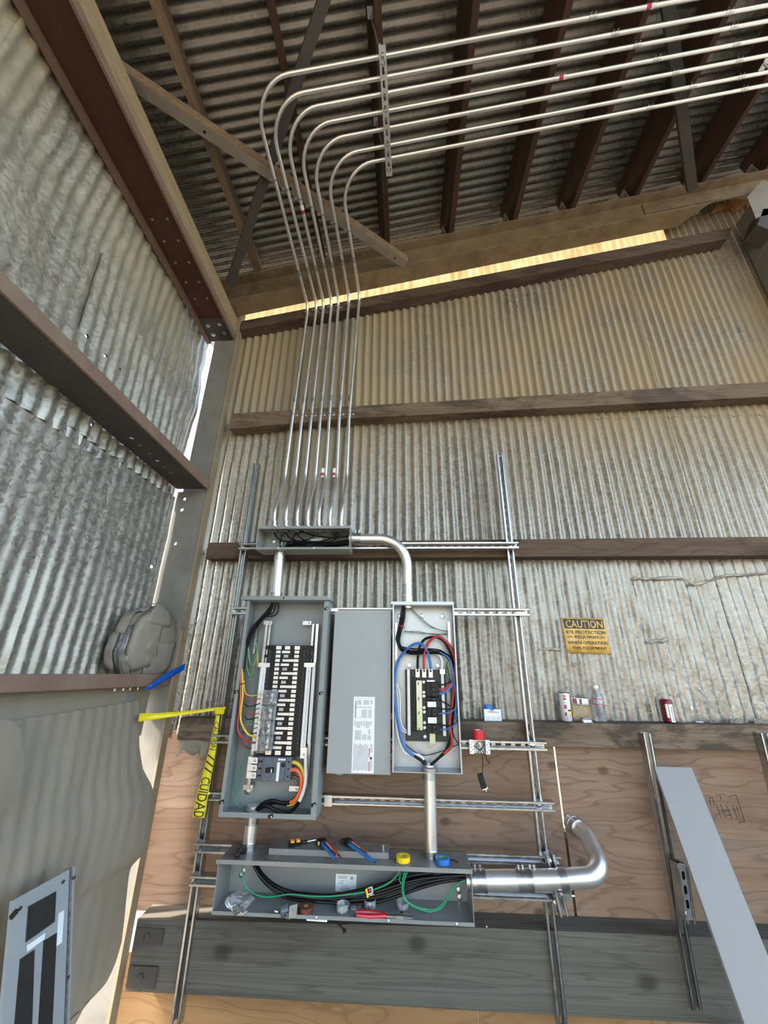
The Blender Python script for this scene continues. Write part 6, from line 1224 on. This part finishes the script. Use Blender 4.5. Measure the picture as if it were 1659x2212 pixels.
# ================================================================ bundle, strap, chain, caution tape
bd = thing('taped_bundle', 'lumpy bundle wrapped in dusty grey tape sitting on the low girt', 'bundle', (-1.4, -0.0526, 1.4482))
bcn = V((-1.385, -0.1374, 1.6169))
def bun(u, v):
    a = u*2*math.pi; ph = (v-.5)*math.pi
    d = V((math.cos(ph)*math.cos(a), math.cos(ph)*math.sin(a), math.sin(ph)))
    p = 4.5; s = (abs(d.x)**p+abs(d.y)**p+abs(d.z)**2.6)**(-1/p)
    q = V((d.x*s*.080, d.y*s*.185, d.z*s*.185)); f = 1+.10*nz(d.x*2, d.y*2, d.z*2+3)+.04*nz(d.x*6, d.y*6, d.z*6)
    q *= f
    if q.z > 0: q.y *= 1-.35*(q.z/.19)**2
    else: q.z = max(q.z, -.170)
    return bcn+q
obj('wrap', MB().grid(bun, 40, 24), 'duct', bd, True)
def patch(u0, u1, v0, v1, mat, lift=.006, sd=0.0):
    def f(u, v):
        p = V(bun(lerp(u0, u1, u)+.012*nz(v*4, sd), lerp(v0, v1, v)+.010*nz(u*4, sd+3))); return bcn+(p-bcn)*(1+lift/.15*(1+.6*nz(u*3, v*3, sd)))
    return obj('tape_piece', MB().grid(f, 10, 8), mat, bd, True, 0, .002)
patch(.70, .80, .25, .62, 'ducts', .006, 1); patch(.63, .74, .55, .78, 'duct', .009, 2); patch(.82, .98, .30, .70, 'duct', .007, 3); patch(.88, 1.04, .62, .86, 'duct', .010, 4); patch(.68, .84, .74, .92, 'duct', .010, 5); patch(.76, .84, .06, .40, 'duct', .009, 6); patch(.60, .70, .30, .55, 'duct', .012, 7); patch(.92, 1.10, .15, .50, 'duct', .008, 8)
fix_parent(bd)
def band(name, pts, half, mat, label, cat, group=None):
    o = obj(name, MB().ribbon(pts, half), mat, None, True, 0, .0010); return tag(o, label, cat, group)
band('blue_strap', [(-1.285, -0.2312, 1.3912), (-1.275, -0.185, 1.4052), V((-1.27, -0.1239, 1.4324)), (-1.265, -0.0352, 1.4608), (-1.2214, -0.012, 1.4914)], [V((0,0,.002)), V((0,.004,.016)), V((0,.004,.020)), V((0,.004,.019)), V((0,.003,.017))], 'strap', 'blue plastic strap slanting from the low girt to the column', 'strap')
tag(obj('blue_twine', MB().tube(smooth_path([(-1.29, -0.3096, 1.3807), (-1.285, -0.3439, 1.3659), (-1.285, -0.3608, 1.352)]), .0016, 5), 'blue'), 'blue twine end hanging under the low girt', 'twine')
ch = thing('hanging_chain', 'old dusty chain hanging along the column beside the grey bundle', 'chain', (-1.2392, -0.02, 1.7259))
cpts = smooth_path([(-1.2302, -0.012, 1.7138), (-1.2406, -0.012, 1.6831), (-1.2489, -0.012, 1.6427), (-1.2221, -0.012, 1.658), (-1.2163, -0.012, 1.6007), (-1.2153, -0.012, 1.5274), (-1.2143, -0.012, 1.456), (-1.2131, -0.012, 1.3977), (-1.2118, -0.012, 1.3405), (-1.2107, -0.012, 1.2845)], 5)
acc = 0.0; last = cpts[0]; n_ = 0
for i in range(len(cpts)-1):
    seg = (cpts[i+1]-cpts[i]).length; acc += seg
    if acc >= .017:
        acc = 0; d = (cpts[i+1]-cpts[i]).normalized(); s = (V((0,-1,0)) if n_ % 2 else d.cross(V((0,-1,0)))).normalized(); c = cpts[i]
        obj('chain_link', MB().tube([c+d*math.cos(q*.7854)*.0125+s*math.sin(q*.7854)*.007 for q in range(8)], .0020, 5, True, True), 'dustylight', ch); n_ += 1
obj('hook', MB().tube(smooth_path([(-1.2116, -0.014, 1.7369), (-1.1965, -0.014, 1.7293), (-1.1986, -0.014, 1.7113), (-1.2182, -0.014, 1.7137), (-1.2234, -0.014, 1.6984)]), .0032, 6), 'dustylight', ch, True); fix_parent(ch)
tag(obj('rope_fringe', MB().tube(smooth_path([(-1.2628, -0.004, 1.8456), (-1.272, -0.004, 1.7924), (-1.2778, -0.005, 1.7269), (-1.2767, -0.006, 1.6832)], 5), [.004+.003*abs(nz(i*.8, 1)) for i in range(16)], 6), 'rope'), 'frayed grey rope running down the column edge above the bundle', 'rope')
tp = thing('caution_tape', 'yellow caution tape tied to the left strut, one end hanging down', 'tape', (-0.9693, -0.05, 1.2817))
ta = [V(p) for p in ((-1.33, -0.1573, 1.2571), (-1.2701, -0.1, 1.257), (-1.167, -0.07, 1.2678), (-1.0535, -0.055, 1.2809), (-0.9871, -0.052, 1.2903))]
obj('tape_run', MB().ribbon(ta, [V((0,0,.019)), V((0,.003,.014)), V((0,.004,.010)), V((0,.003,.008)), V((0,0,.008))]), 'caution', tp, True, 0, .0006)
obj('tape_knot', MB().obox((-0.9659, -0.052, 1.282), (1,0,0), (0,1,0), (0,0,1), .024, .010, .017).obox((-0.9529, -0.056, 1.2891), (1,0,.6), (0,1,0), (-.6,0,1), .018, .008, .008), 'caution', tp, False, .005)
tc_ = [V(p) for p in smooth_path([(-0.9747, -0.052, 1.2603), (-0.9742, -0.058, 1.1871), (-0.9728, -0.062, 1.1057), (-0.9796, -0.066, 1.0073), (-0.9856, -0.07, 0.9222), (-0.9892, -0.074, 0.8292)], 5)]
thw = [lerp(.010, .030, min(1, i/(len(tc_)-1)*1.15)) for i in range(len(tc_))]
def tnorm(i): d = (tc_[min(i+1, len(tc_)-1)]-tc_[max(i-1, 0)]).normalized(); return V((-d.z, 0, d.x)) if False else V((d.z, 0, -d.x))*-1
obj('tape_tail', MB().ribbon(tc_, [tnorm(i)*thw[i] for i in range(len(tc_))]), 'caution', tp, True, 0, .0006)
def tpos(s, t, lift=.0012):
    f = max(0, min(.9999, s))*(len(tc_)-1); i = int(f); p = tc_[i].lerp(tc_[i+1], f-i); h = lerp(thw[i], thw[i+1], f-i); return p+tnorm(i)*(h*t)+V((0,-lift,0))
def tape_text(s, s0, s1, hgt, nm='lettering'):
    ob = text_mesh(s, 1.0, 'inkblack', (0,0,0), (1,0,0), (0,0,1), None, nm); me = ob.data
    xs = [v_.co.x for v_ in me.vertices]; zs = [v_.co.z for v_ in me.vertices]; x0, x1, z0, z1 = min(xs), max(xs), min(zs), max(zs)
    for v_ in me.vertices: v_.co = tpos(lerp(s0, s1, (v_.co.x-x0)/(x1-x0)), lerp(-hgt, hgt, (v_.co.z-z0)/(z1-z0)))
    ob.parent = tp
tape_text('CAUTION', .10, .40, .85); tape_text('///', .44, .60, .9); tape_text('CUIDAD', .64, .995, .85)
fix_parent(tp)
# splintered trim at the corner base and a few odd bits
tag(obj('torn_flashing', MB().grid(lambda u, v: (lerp(-1.19, -1.02, u), .004-.03*math.sin(u*9)*v, 1.135-.075*v*(.5+.5*abs(math.sin(u*8+1)))), 20, 5), 'leftlow', None, True, 0, .001), 'curled torn metal flashing below the ledge beside the column', 'flashing')
pl1 = tag(obj('anchor_plate', MB().box(-1.215, -1.09, -.030, -.024, .345, .40).lathe((-1.16, -.030, .372), OUT, [(.014, 0), (.014, .006), (.006, .010)], 10), 'darksteel'), 'upper bolted plate where the grey plank meets the column', 'bracket', 'corner plates')
pl2 = tag(obj('anchor_plate', MB().box(-1.215, -1.09, -.030, -.024, .205, .275).lathe((-1.16, -.030, .24), OUT, [(.014, 0), (.014, .006), (.006, .010)], 10), 'darksteel'), 'lower bolted plate where the grey plank meets the column', 'bracket', 'corner plates')
